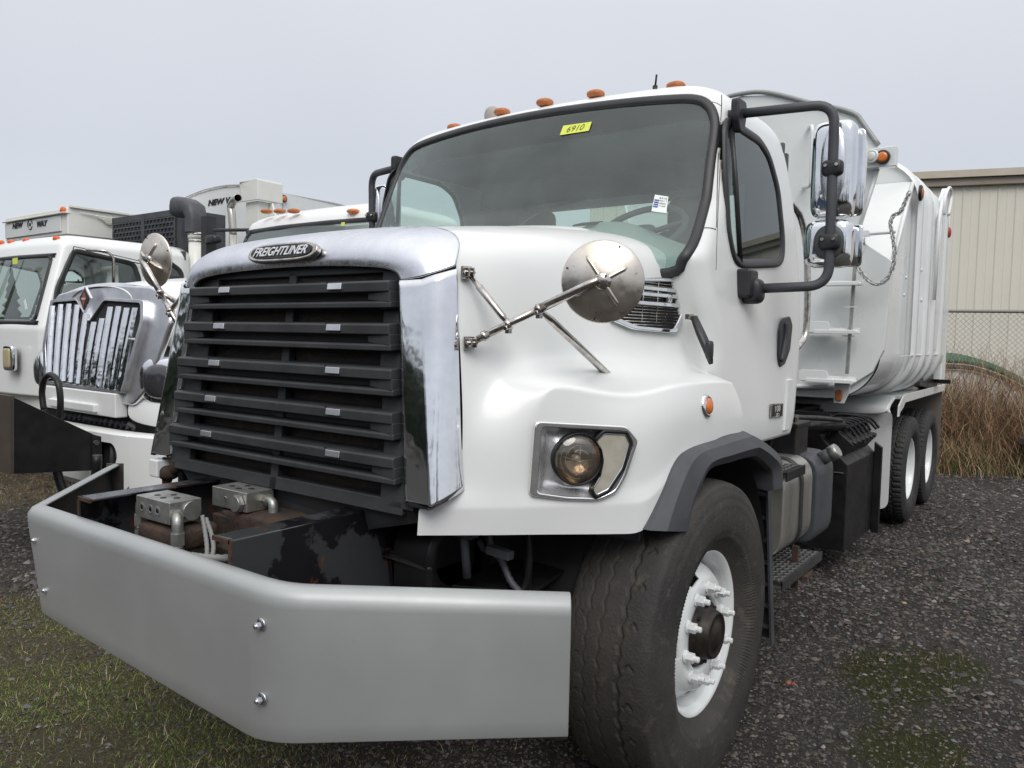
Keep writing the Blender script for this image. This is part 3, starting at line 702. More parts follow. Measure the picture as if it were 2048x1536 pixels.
sp2 = mb.mirrored().build('grille_surround_side', 'chrome', T, fix=False)
for o in (sp1, sp2):
    cre = o.data.attributes.new('crease_edge', 'FLOAT', 'EDGE')
    for e in o.data.edges:
        a, b = e.vertices
        if a % 8 == b % 8 and a % 8 in (1, 3): cre.data[e.index].value = .8
    s_ = o.modifiers.new('ss', 'SUBSURF'); s_.levels = s_.render_levels = 3; s_.boundary_smooth = 'PRESERVE_CORNERS'
    s_ = o.modifiers.new('s', 'SOLIDIFY'); s_.thickness = .008; s_.offset = -1
# ---- maker badge
fr1, fr2 = np.array([1, 0, 0.]), nrm([0, .42, 1.0]); fn = np.cross(fr1, fr2)
bc = np.array([.0, -.970, 1.892])
def badge_pts(w, h, off, n=28):
    return [bc+fr1*(w*math.copysign(abs(math.cos(a))**.55, math.cos(a)))+fr2*(h*math.copysign(abs(math.sin(a))**.75, math.sin(a)))+fn*off for a in [2*math.pi*i/n for i in range(n)]]
mb = MB(); mb.prism(badge_pts(.186, .036, -.008), fn*.022, True); bdg = mb.build('badge', 'steelrod', T, bevel=.005, label='oval badge with a bright rim')
mb = MB(); mb.prism(badge_pts(.163, .026, .0142), fn*.003, True); mb.build('badge_plate', 'ink', bdg)
text('FREIGHTLINER', 'lettering', 'letter', bdg, bc+fn*.0175, fr1, fr2, .285, .034, shear=.25, depth=.003, bold=.012)
# ---- grille
mb = MB()
mb.grid([[(-.60, -.90, 1.83), (0, -.915, 1.845), (.60, -.90, 1.83)], [(-.66, -.955, 1.13), (0, -.955, 1.13), (.66, -.955, 1.13)], [(-.42, -.93, .98), (0, -.93, .98), (.42, -.93, 1.0)]], False)
mb.build('radiator_screen', 'mesh', T, label='dark fine radiator mesh behind the slats')
mb = MB()
def gy(z): return -.935-.075*(1.80-z)/.66
def plate(x0, x1, z0, z1, d=.03, off=0):
    P = [(x0, gy(z0)+off, z0), (x1, gy(z0)+off, z0), (x1, gy(z1)+off, z1), (x0, gy(z1)+off, z1)]; mb.prism(P, (0, d, 0))
def xo(z): return .560+.09*(1.79-z)/.66
for s in (1, -1):
    for z0, z1 in [(1.10, 1.30), (1.30, 1.50), (1.50, 1.70), (1.70, 1.83)]:
        a, b = xo(z0), xo(z1)
        P = [(s*(a-.13), gy(z0), z0), (s*(a+.01), gy(z0), z0), (s*(b+.01), gy(z1), z1), (s*(b-.11), gy(z1), z1)]; mb.prism(P, (0, .03, 0))
plate(-.02, .02, 1.08, 1.83); plate(-.56, .56, 1.815, 1.86); plate(-.62, .62, 1.08, 1.125)
plate(-.45, .45, 1.775, 1.795, .02, .005)
mb.build('grille_frame', 'grille', T, bevel=.004)
mb = MB(); mb.prism([(-.62, -1.0, 1.10), (.655, -1.0, 1.10), (.655, -.98, 1.06), (.43, -.97, 1.0), (.41, -.96, .90), (-.45, -.96, .90)], (0, .03, 0)); mb.build('lower_grille_panel', 'grille', T)
BZ = [(1.702, .541, -1.0), (1.571, .557, -1.014), (1.436, .582, -1.027), (1.305, .593, -1.034), (1.175, .613, -1.045)]
for zb, xb, yb in BZ:
    zt = zb+.083; mb = MB(); d = .085
    def bar(z0, z1, x, y, slope=.0):
        P = [(-x, y, z0), (-x, y, z1-.004), (-x, y+.006, z1), (-x, y+d, z1+.006), (-x, y+d, z0+.004)]; mb.prism(P, (2*x, 0, 0))
    bar(zt-.034, zt, xb-.004, yb); bar(zb, zb+.021, xb, yb+.004)
    for s in (1, -1):
        x0, x1 = xb, xb-.115
        P = [(s*x0, yb+.001, zb+.001), (s*x0, yb+.001, zt-.001), (s*(x1), yb+.010, zt-.006), (s*(x1-.0), yb+.030, zb+.006)]
        P = [(s*(xb-.002), yb-.001, zb+.002), (s*(xb-.002), yb-.001, zt-.003), (s*(xb-.12), yb+.006, zt-.02), (s*(xb-.05), yb+.006, zb+.045), (s*(xb-.12), yb+.006, zb+.018)]
        mb.prism([(s*(xb-.0015), yb+.003, zb+.015), (s*(xb-.0015), yb+.003, zt-.03), (s*(xb-.11), yb+.016, zt-.036), (s*(xb-.11), yb+.016, zb+.024)], (0, .07, 0))
    mb.prism([(-xb+.1, yb+.055, zb+.01), (xb-.1, yb+.055, zb+.01), (xb-.1, yb+.055, zt-.02), (-xb+.1, yb+.055, zt-.02)], (0, .012, 0))
    br = mb.build('grille_slat', 'grille', T, bevel=.004)
    cx = .30+.012*(BZ.index((zb, xb, yb)))
    for s in (1, -1):
        q = MB(); q.obox((s*cx, yb-.001, zt-.015), (1, 0, .0), (0, 1, -.15), (0, .15, 1), (.033, .006, .0105)); q.build('chrome_insert', 'chrome2', br, bevel=.002)
        q = MB(); q.box((s*cx-.034*1-.012, yb-.0, zt-.002), (s*cx-.034*1-.007, yb+.085, zt+.0015)); q.build('seam', 'flat', br)
for s in (1, -1):
    for z in (1.645, 1.51, 1.375, 1.245):
        q = MB(); q.cyl((s*(xo(z)-.055), gy(z)-.007, z), (s*(xo(z)-.055), gy(z)+.002, z), .011, 12); q.build('screw', 'black', T)
# ---- skirt return under the surround, and engine boxes with a black sheet painted in for the bay's darkness
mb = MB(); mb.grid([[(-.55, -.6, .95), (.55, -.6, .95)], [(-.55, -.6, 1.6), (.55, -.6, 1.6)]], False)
mb.box((-.36, -.60, .72), (.36, .2, .90)); mb.box((-.36, -.4, .45), (.36, .9, 1.25)); mb.build('engine_and_shade', 'flat', T)
# inner wheel well liners
mb = MB(); mb.grid([[(x, .60*math.cos(a)+.10, .60+.64*math.sin(a)) for a in np.linspace(.15, 3.0, 16)] for x in (.60, 1.155)], True); mb.build('wheel_well', 'flat', T); mb.mirrored().build('wheel_well', 'flat', T)
for s in (1, -1):
    mb = MB(); mb.box((min(s*.56, s*.60), -.55, .5), (max(s*.56, s*.60), .7, 1.42)); mb.build('inner_fender', 'flat', T)
# ---- headlamps on the slanted fender face
Lo = np.array([.79, -.95]); Ld = np.array([.34, .43]); Ld = Ld/np.linalg.norm(Ld); Ln = np.array([Ld[1], -Ld[0], 0])
def onL(px, py, off=0.0):
    n_ = Ln; o_ = np.array([Lo[0], Lo[1], 0])+Ln*off
    d = _R*(px-1024)/FPX-_U*(py-768)/FPX+_fw; t = (n_@(o_-CP))/(n_@d); return CP+d*t
def Lshift(pts, off): return [p+Ln*off for p in pts]
outl = roundpoly([onL(*p) for p in ((1067, 841), (1252, 851), (1274, 878), (1250, 950), (1231, 984), (1194, 1001), (1125, 999), (1056, 990))], .018, 4)
cen = sum(outl)/len(outl)
_lu = np.array([Ld[0], Ld[1], 0]); _pol = [((cen+(p-cen)*.955-cen)@_lu, (cen+(p-cen)*.955)[2]) for p in outl]
cutfaces(hood, lambda c: .85 < abs(c[0]) < 1.2 and c[1] < -.35 and inpoly((np.array([abs(c[0]), c[1], c[2]])-cen)@_lu, c[2], _pol))
inn = [cen+(p-cen)*.875 for p in outl]
def headlamp(mir):
    def B(mb_, name, mat, par, **k): return (mb_.mirrored() if mir else mb_).build(name, mat, par, **k)
    mb = MB(); mb.ring(Lshift(outl, -.035), Lshift(inn, -.035), Ln*.052, True); hl = B(mb, 'headlamp', 'bezel', T, bevel=.007, seg=3)
    # bowl: rows shrinking into the body and toward the lamp
    lc = onL(1155, 918); lu = np.array([Ld[0], Ld[1], 0])
    n = len(inn); rows = []
    for t, off in ((0, .012), (.15, -.004), (.4, -.018), (.7, -.022), (1.0, -.008)):
        row = []
        for p in inn:
            v = p-lc; a = math.atan2(v[2], v@lu); c_ = lc+(lu*math.cos(a)+np.array([0, 0, 1.])*math.sin(a))*.074
            row.append(p*(1-t)+c_*t+Ln*off)
        rows.append(row)
    mb = MB(); mb.grid(rows, True, closeu=True); B(mb, 'reflector', 'bowl', hl, fix=False)
    mb = MB(); mb.lathe([(.079, -.03), (.082, .006), (.078, .012), (.0735, .004)], lc, Ln, 36); B(mb, 'lamp_ring', 'black', hl)
    mb = MB(); mb.lathe([(.0735, .002), (.062, -.020), (.045, -.036), (.025, -.045), (0, -.048)], lc, Ln, 36); B(mb, 'lamp_reflector', 'lampbowl', hl)
    mb = MB(); mb.lathe([(.0735, .003), (.062, .012), (.040, .018), (.020, .0205), (0, .021)], lc, Ln, 36); B(mb, 'lens', 'lampglass', hl)
    mb = MB(); mb.tube([lc-Ln*.045, lc-Ln*.010], [.010, .011], 12); mb.superell(lc-Ln*.010, (.012, .012, .012), (1, 1), 14, 8); B(mb, 'bulb', 'lens2', hl)
    mb = MB()
    for k_ in range(3): mb.tube([lc+(lu*math.cos(a)+np.array([0, 0, 1.])*math.sin(a))*(.030+.014*k_)+Ln*(.0195-.004*k_) for a in np.linspace(.5+k_, 2.2+k_*1.3, 14)], .0007, 4)
    mb.tube([lc-lu*.05+np.array([0, 0, .01])+Ln*.014, lc+Ln*.0215+np.array([0, 0, -.004]), lc+lu*.04+Ln*.017], .0008, 4); mb.tube([lc+lu*.004+np.array([0, 0, .045])+Ln*.016, lc+Ln*.021, lc+np.array([0, 0, -.03])+Ln*.019], .0008, 4); B(mb, 'lens_ridge', 'lens2', hl)
    ts = [onL(*p) for p in ((1204, 864), (1247, 866), (1256, 884), (1241, 934), (1212, 978), (1188, 990), (1181, 978), (1197, 950), (1203, 920), (1199, 897), (1188, 880))]
    tsr = roundpoly(ts, .006, 3)
    mb = MB(); mb.prism(Lshift(tsr, -.02), Ln*.036, True); B(mb, 'turn_signal', 'lens2', hl, bevel=.003)
    c2 = sum(tsr)/len(tsr); mb = MB(); mb.ring([c2+(p-c2)*1.10+Ln*-.01 for p in tsr], [c2+(p-c2)*.985+Ln*-.01 for p in tsr], Ln*.030, True); B(mb, 'signal_bezel', 'black', hl)
    mb = MB(); mb.ring([c2+(p-c2)*.985 for p in tsr], [c2+(p-c2)*.95 for p in tsr], Ln*.0185, True); B(mb, 'signal_rim', 'chrome', hl)
headlamp(False); headlamp(True)
# side marker on the fender
def roundlight(c, n_, r, par, mats=('chrome', 'amber'), nm='marker_lamp'):
    mb = MB(); mb.lathe([(r*1.35, -.01), (r*1.35, .004), (r*1.05, .012), (r*1.0, .006)], c, n_, 28); a = mb.build(nm, mats[0], par)
    mb = MB(); mb.lathe([(r, .004), (r*.92, .013), (r*.6, .018), (r*.3, .018), (0, .020)], c, n_, 24); mb.build('lens', mats[1], a); return a
c, n_ = hit(HB, 1413, 812); roundlight(c, n_, .031, T)
# ---- wheel arch flare
def arch(pxs, x): return [at(px, py, 0, x) for px, py in pxs]
oe = cat(arch([(1300, 1061), (1322, 1000), (1353, 925), (1381, 897), (1430, 880), (1478, 865), (1492, 864), (1531, 890), (1552, 918), (1552, 970)], 1.174), 5)
ie = cat(arch([(1381, 1061), (1388, 1010), (1403, 972), (1422, 937), (1462, 924), (1505, 912), (1519, 916), (1535, 930), (1545, 945), (1547, 980)], 1.20), 5)
me_ = [a*.36+b*.64+np.array([.034, 0, .002]) for a, b in zip(oe, ie)]
lip = [b+np.array([-.02, 0, -.008]) for b in ie]; lip2 = [b+np.array([-.16, 0, .01]) for b in ie]; back = [a+np.array([-.03, 0, .0]) for a in oe]
bot = None
mid_ = [a*.7+b*.3+np.array([.020, 0, .002]) for a, b in zip(oe, me_)]
mb = MB(); mb.grid([back, oe, mid_, me_, ie, lip, lip2], True)
for fl_ in (mb, mb.mirrored()):
    o = fl_.build('wheel_arch_flare', 'plas', T, fix=False); md = o.modifiers.new('e', 'EDGE_SPLIT'); md.split_angle = math.radians(24)
# mud flap-like bump stop below the skirt
mb = MB(); mb.prism(roundpoly([at(*p, 1, -.40) for p in ((1192, 1060), (1280, 1060), (1279, 1112), (1196, 1112))], .012), (0, .05, 0)); mb.build('air_deflector', 'plas', T, bevel=.006)
# rear liner of the wheel well: ribbed dark panel
LX = 1.12
pl = [at(*p, 0, LX) for p in ((1556, 920), (1552, 1275))]
yb0, yb1 = pl[0][1], pl[1][1]
mb = MB(); mb.prism([(LX, .80, 1.12), (LX, .98, .215), (.72, 1.02, .24), (.72, .84, 1.12)], (0, .012, 0)); 
lin = mb.build('splash_panel', 'plas', T)
mb = MB()
for x in (LX, LX-.10):
    mb.prism([(x, .79, 1.12), (x, .97, .20), (x, .93, .20), (x, .75, 1.12)], (.010, 0, 0))
for k in range(8):
    z = 1.05-k*.108; y = .80+(1.12-z)*.20
    mb.prism([(LX, y-.035, z-.02), (LX-.10, y-.035, z), (LX-.10, y, z), (LX, y, z-.02)], (0, 0, .008))
mb.build('rib', 'plas', lin, kind='stuff')
# ---- cab shell
ZR = [1.16, 1.19, 1.25, 1.4, 1.6, 1.8, 1.95, 2.05, 2.2, 2.4, 2.55, 2.62, 2.66, 2.70, 2.735, 2.765, 2.785, 2.80]
XS = [1.055, 1.062, 1.065, 1.06, 1.05, 1.04, 1.03, 1.022, 1.01, .992, .975, .962, .945, .915, .86, .76, .62, .40]
YC = [.30, .30, .30, .30, .28, .22, .18, .27, .39, .47, .535, .565, .58, .60, .635, .69, .76, .90]
YR = [1.30, 1.31, 1.33, 1.37, 1.42, 1.43, 1.43, 1.43, 1.42, 1.37, 1.30, 1.26, 1.22, 1.19, 1.17, 1.13, 1.08, 1.0]
def pchip(x, xs, ys):
    return np.interp(x, xs, ys)
def sm(xs, ys, x):
    # smooth interpolation: average of shifted linear lookups
    return sum(np.interp(np.clip(x+d, xs[0], xs[-1]), xs, ys)*w for d, w in ((-.02, .25), (0, .5), (.02, .25)))
def cabrow(z, N=96):
    xs, yc, yr = sm(ZR, XS, z), sm(ZR, YC, z), sm(ZR, YR, z); bow = .16 if z < 2.66 else .16*max(.5, 1-(z-2.66)*2)
    rc = .085; pts = []
    xw = xs-.055
    n1, n2, n3, n4, n5 = 40, 8, 44, 7, 8
    for i in range(n1): x = xw*i/n1; pts.append((x, yc-bow*(1-(x/.98)**2)))
    y0 = yc-bow*(1-(xw/.98)**2)
    for i in range(n2):
        t = i/n2; a = np.array([xw, y0]); b = np.array([xs-.002, y0+.025]); c = np.array([xs, y0+.11]); q = a*(1-t)**2+b*2*t*(1-t)+c*t*t; pts.append(tuple(q))
    ys0 = y0+.11
    for i in range(n3): pts.append((xs, ys0+(yr-ys0)*i/n3))
    for i in range(n4):
        t = i/n4; a = np.array([xs, yr]); b = np.array([xs, yr+.10]); c = np.array([xs-.10, yr+.10]); q = a*(1-t)**2+b*2*t*(1-t)+c*t*t; pts.append(tuple(q))
    for i in range(n5+1): pts.append((max(xs-.10, .02)*(1-i/n5), yr+.10))
    h = [(x, y, z) for x, y in pts]
    return [(-x, y, z_) for x, y, z_ in h[:0:-1]]+h
zs = list(np.arange(1.16, 2.66, .0135))+list(np.arange(2.66, 2.801, .007))
rows = [cabrow(z) for z in zs]
rows.append([(x*.5, 1.0+(y-1.0)*.5, 2.812) for x, y, z in rows[-1]]); rows.append([(x*.02, 1.0, 2.816) for x, y, z in rows[0]])
WS = [(-1*x, z) for x, z in [(.0, 0)]][:0]
wsr = [(.60, 1.87), (.90, 1.885), (.955, 1.935), (.975, 2.0), (.962, 2.16), (.945, 2.36), (.935, 2.50), (.918, 2.575), (.885, 2.628), (.83, 2.660), (.72, 2.672), (.45, 2.680), (.0, 2.685)]
wsp = wsr+[(-x, z) for x, z in wsr[-2::-1]]
wsd = [(p[0], p[1]) for p in cat([(x, z, 0) for x, z in wsp], 4)]
swp = [(.500, 2.50), (.535, 2.545), (.63, 2.55), (.93, 2.548), (1.06, 2.50), (1.165, 2.36), (1.205, 2.13), (1.185, 2.035), (1.10, 2.000), (.62, 1.955), (.53, 1.97), (.478, 2.08), (.475, 2.33)]
swd = [(p[0], p[1]) for p in roundpoly([(y, z, 0) for y, z in swp], .05, 3)]
rwd = [(p[0], p[1]) for p in roundpoly([(x, z, 0) for x, z in ((-.62, 2.10), (.72, 2.10), (.72, 2.42), (-.62, 2.42))], .06, 3)]
P = [np.array(p) for r in rows for p in r]; w = len(rows[0])
shell = MB(); shell.v = [tuple(p) for p in P]; wsf, sgf, sgf2, rgf = [], [], [], []
for i in range(len(rows)-1):
    for j in range(w-1):
        f = (i*w+j, i*w+j+1, (i+1)*w+j+1, (i+1)*w+j); c = (P[f[0]]+P[f[1]]+P[f[2]]+P[f[3]])/4
        if abs(c[0]) < .99 and c[1] < .75 and inpoly(c[0], c[2], wsd) and abs(j-w/2) < 50: wsf.append(f)
        elif abs(c[0]) > .9 and inpoly(c[1], c[2], swd): (sgf if c[0] > 0 else sgf2).append(f)
        elif c[1] > 1.2 and abs(c[0]) < .9 and inpoly(c[0], c[2], rwd): rgf.append(f)
        else: shell.f.append(f); shell.sm.append(True)
cab = shell.build('cab', 'white', T, fix=False, solid=.012)
def fromfaces(fs):
    ids = sorted({i for f in fs for i in f}); mp = {k: n for n, k in enumerate(ids)}
    q = MB(); q.v = [tuple(P[k]) for k in ids]; q.f = [tuple(mp[i] for i in f) for f in fs]; q.sm = [True]*len(fs); return q
wsg = fromfaces(wsf).build('windscreen', 'glassw', T, fix=False)
sg1 = fromfaces(sgf).build('side_window', 'glasss', T, fix=False)
sg2 = fromfaces(sgf2).build('side_window', 'glasss', T, fix=False)
rgl = fromfaces(rgf).build('rear_window', 'glasss', T, fix=False)
def front_pt(x, z, off=0.0):
    yc = sm(ZR, YC, z); y = yc-.16*(1-(x/.98)**2)
    if abs(x) > sm(ZR, XS, z)-.055: y += (abs(x)-(sm(ZR, XS, z)-.055))*.5
    return np.array([x, y-off, z])
def side_pt(y, z, s=1, off=0.0): return np.array([s*(sm(ZR, XS, z)+off), y, z])
# flat rubber gasket strips laid round the glass
def strip(pts, nrmf, w, h, closed=True):
    mb = MB(); n = len(pts); rows = []
    for i in range(n):
        a = pts[(i-1) % n] if closed or i else pts[0]; b = pts[(i+1) % n] if closed or i < n-1 else pts[-1]
        t = nrm(b-a); nn = nrmf(pts[i]); s_ = nrm(np.cross(t, nn))
        rows.append([pts[i]-s_*w-nn*.006, pts[i]-s_*w*.9+nn*h*.7, pts[i]-s_*w*.3+nn*h, pts[i]+s_*w*.5+nn*h*.75, pts[i]+s_*w+nn*h*.1, pts[i]+s_*w-nn*.008])
    mb.grid(rows, True, closev=closed); return mb
wpts = [front_pt(x, z, .003) for x, z in wsd]
nf = lambda p: nrm([p[0]*.36, -1, -.28+.5])
strip(wpts, nf, .021, .012, False).build('windscreen_gasket', 'seal', wsg, fix=False)
for s, g_ in ((1, sg1), (-1, sg2)):
    sp_ = [side_pt(y, z, s, .001) for y, z in swd]
    strip(sp_, lambda p: np.array([s, 0, .1]), .021, .010).build('window_gasket', 'seal', g_, fix=False)
    mb = MB(); mb.tube([side_pt(.60, 1.96, s, .002), side_pt(.585, 2.3, s, .002), side_pt(.575, 2.54, s, .002)], .011, 8); mb.build('divider_bar', 'seal', g_)
# door seams and pillar lines
def seam(pts, name='door_seam', r=.0028): MB().tube(pts, r, 5).build(name, 'flat', T)
CBV = bvh_of(cab)
def pseam(pxs, r=.0022):
    P_ = [hit(CBV, *p)[0] for p in cat([(x, y, 0) for x, y in pxs], 4) for p in [(p[0], p[1])]]
    P_ = [p for p in P_ if p is not None]
    if len(P_) > 2: seam(P_, r=r)
pseam([(1443, 190), (1443, 215), (1440, 260), (1436, 324), (1434, 402), (1433, 455)])
pseam([(1408, 456), (1420, 456), (1432, 459)])
pseam([(1452, 248), (1442, 300), (1438, 380), (1434, 470), (1432, 540)], .0015)
pseam([(1420, 203), (1432, 206), (1443, 212)], .0016)
# door lower trim and badge, handle
mb = MB(); mb.prism(roundpoly([at(*p, 0, 1.052) for p in ((1563, 636), (1576, 632), (1581, 650), (1576, 700), (1566, 728), (1556, 735), (1553, 715), (1556, 660))], .02), (.012, 0, 0)); 
hd = mb.build('door_handle', 'seal', T, bevel=.005)
mb = MB(); mb.tube(cat([at(*p, 0, 1.066) for p in ((1572, 645), (1570, 680), (1562, 722))], 5), .012, 8); mb.build('grip', 'plas', hd)
mb = MB(); q = [at(*p, 0, 1.068) for p in ((1541, 807), (1565, 806), (1563, 833), (1539, 835))]; mb.prism(q, (.006, 0, 0)); bg = mb.build('model_plate', 'steelrod', T, bevel=.002)
qc = sum(q)/4; mb = MB(); mb.prism([qc+(p-qc)*.8+np.array([.006, 0, 0]) for p in q], (.001, 0, 0)); mb.build('plate_face', 'ink', bg)
text('108', 'lettering', 'letter', bg, qc+np.array([.0075, 0, .008]), (0, 1, 0), (0, 0, 1), .075, .030, depth=.001, bold=.01)
text('SD', 'lettering', 'letter', bg, qc+np.array([.0075, 0, -.022]), (0, 1, 0), (0, 0, 1), .05, .018, depth=.001, bold=.01)
mb = MB(); mb.prism([at(*p, 0, 1.055) for p in ((1571, 760), (1580, 758), (1573, 858), (1563, 861))], (.016, 0, 0)); mb.build('door_edge_moulding', 'white', T, bevel=.003)
# ---- cab interior
mb = MB(); mb.box((-.98, .55, 1.25), (.98, 1.40, 1.30)); mb.box((-.97, 1.36, 1.3), (-.66, 1.395, 2.58)); mb.box((.76, 1.36, 1.3), (.97, 1.395, 2.58)); mb.box((-.97, 1.36, 1.3), (.97, 1.395, 2.08)); mb.box((-.97, 1.30, 2.44), (.97, 1.33, 2.62)); mb.build('cab_lining', 'inter', T)
mb = MB(); mb.grid([[(x, y, 2.60-.04*(abs(x) > .8)) for x in (-.93, -.8, 0, .8, .93)] for y in (.62, .9, 1.3)]); mb.build('headliner', 'inter', T, solid=.01)
mb = MB()
rows = []
for y, z in ((.05, 1.88), (.22, 1.965), (.38, 1.985), (.52, 1.965), (.62, 1.90), (.66, 1.75)):
    rows.append([(x, y+(.12*(x/.95)**2 if y < .3 else 0)+.0, z+(.165*math.exp(-((x-.52)/.30)**2) if .2 < y < .64 else 0)) for x in np.linspace(-.93, .93, 25)])
mb.grid(rows); ds = mb.build('dashboard', 'dash', T, subsurf=1, fix=False)
mb = MB()
for k in range(9): mb.obox((.40+.012*k, .30, 2.125), (1, .4, 0), (0, 1, .25), (0, -.25, 1), (.0022, .045, .004))
mb.build('speaker_grille', 'flat', ds)
sc_ = np.array([.52, .66, 2.13]); sa = nrm([0, -.62, .78]); su = np.array([1, 0, 0.]); sv = np.cross(sa, su)
mb = MB(); mb.tube([sc_+(su*math.cos(a)+sv*math.sin(a))*.215 for a in np.linspace(0, 2*math.pi, 41)[:-1]], .016, 8, closed=True); sw = mb.build('steering_wheel', 'inter', T)
mb = MB()
for a in (.3, 2.84, 4.71): mb.tube([sc_-sa*.02, sc_+(su*math.cos(a)+sv*math.sin(a))*.21], .014, 6)
mb.superell(sc_-sa*.02, (.07, .07, .03), (.6, .8), 16, 8, (su, sv, sa)); mb.cyl(sc_-sa*.02, sc_-sa*.4, .03, 10); mb.build('spoke', 'inter', sw)
def seat(x):
    mb = MB(); mb.superell((x, 1.02, 1.62), (.25, .25, .10), (.4, .4)); mb.superell((x, 1.24, 1.92), (.24, .075, .30), (.5, .4), ax=((1, 0, 0), (0, 1, -.12), (0, .12, 1))); mb.build('seat', 'inter', T)
    mb = MB(); mb.superell((x, 1.275, 2.29), (.125, .05, .10), (.5, .5)); mb.build('headrest', 'inter', T)
    mb = MB(); mb.box((x-.2, .85, 1.3), (x+.2, 1.2, 1.55)); mb.build('seat_base', 'flat', T)
seat(.50); seat(-.50)
mb = MB(); mb.tube(cat([(-.10, 1.28, 2.44), (-.12, .8, 2.3), (-.16, .55, 2.14), (-.16, .5, 2.02)], 6), .006, 6); mb.superell((-.16, .48, 2.06), (.07, .04, .075), (.5, .5), 12, 8); mb.box((-.20, .46, 1.95), (-.12, .52, 2.02)); mb.build('dash_radio', 'inter', T)
mb = MB(); mb.superell((.42, .52, 2.0), (.17, .05, .02), (.8, .8), 14, 8); mb.build('papers', 'paper', T)
# stickers on the windscreen
def sticker(px4, mat, name, off=.004):
    pts = []
    for p in px4:
        best = None
        for t in np.linspace(1.5, 5.5, 2001):
            q = CP+(_R*(p[0]-1024)/FPX-_U*(p[1]-768)/FPX+_fw)*t
            if q[1] >= front_pt(q[0], q[2])[1]-off: best = q; break
        pts.append(best)
    return pts
yp = sticker([(1120, 271), (1178, 262), (1184, 244), (1127, 252)], 'yellow', 's')
e1_ = nrm(yp[1]-yp[0]); n_ = nrm(np.cross(e1_, yp[3]-yp[0])); 
yp = [p+n_*.002 for p in yp]
mb = MB(); mb.prism(yp, n_*.0006); ys = mb.build('yellow_sticker', 'yellow', T, label='yellow stock number slip in the windscreen')
text('6910', 'lettering', 'ink', ys, sum(yp)/4+n_*.002, e1_, nrm(yp[3]-yp[0]), .085, .030, shear=.2, depth=.0004, bold=-.015)
tp = sticker([(1303, 423), (1333, 427), (1337, 394), (1310, 390)], 'paper', 's')
e1_ = nrm(tp[1]-tp[0]); e2_ = nrm(tp[3]-tp[0]); n_ = nrm(np.cross(e1_, tp[3]-tp[0])); tp = [p+n_*.002 for p in tp]
mb = MB(); mb.prism(tp, n_*.0006); ts_ = mb.build('price_tag', 'paper', T, label='white and blue printed tag in the windscreen')
tcn = sum(tp)/4; tw = np.linalg.norm(tp[1]-tp[0]); th = np.linalg.norm(tp[3]-tp[0])
mb = MB()
for k in range(4): mb.obox(tcn+e1_*(-.28*tw)+e2_*((.18-.13*k)*th)+n_*.0012, e1_, e2_, n_, (tw*.15, th*.045, .0004))
mb.build('tag_print', 'blue', ts_)
for k, s_ in enumerate(('6910', '2011', '108SD', '177,000')): text(s_, 'lettering', 'ink', ts_, tcn+e1_*(.12*tw)+e2_*((.34-.16*k)*th)+n_*.0012, e1_, e2_, tw*.5, th*.08, depth=.0003)
# ---- roof lamps, antenna, dome
for x in (-.665, -.27, .01, .29, .665):
    y = {0: .585}.get(0)+.10*(abs(x)/.66)**2; z = 2.772+.004*(abs(x) < .5)
    mb = MB(); mb.superell((x, y, z+.012), (.043, .04, .019), (.8, .85), 20, 10); a = mb.build('roof_marker_lamp', 'amber2', T)
mb = MB(); mb.superell(at(985, 228, 1, .72)+np.array([0, 0, -.01]), (.045, .045, .05), (.9, 1), 20, 12); mb.build('gps_dome', M('faded_grey_dome', (.36, .33, .31), .6), T)
a0 = at(1310, 178, 1, .74); mb = MB(); mb.cyl(a0-np.array([0, 0, .03]), a0+np.array([0, 0, .015]), .012, 10); mb.cyl(a0, a0+np.array([.006, 0, .065]), .005, 8); mb.build('antenna_base', 'black', T)
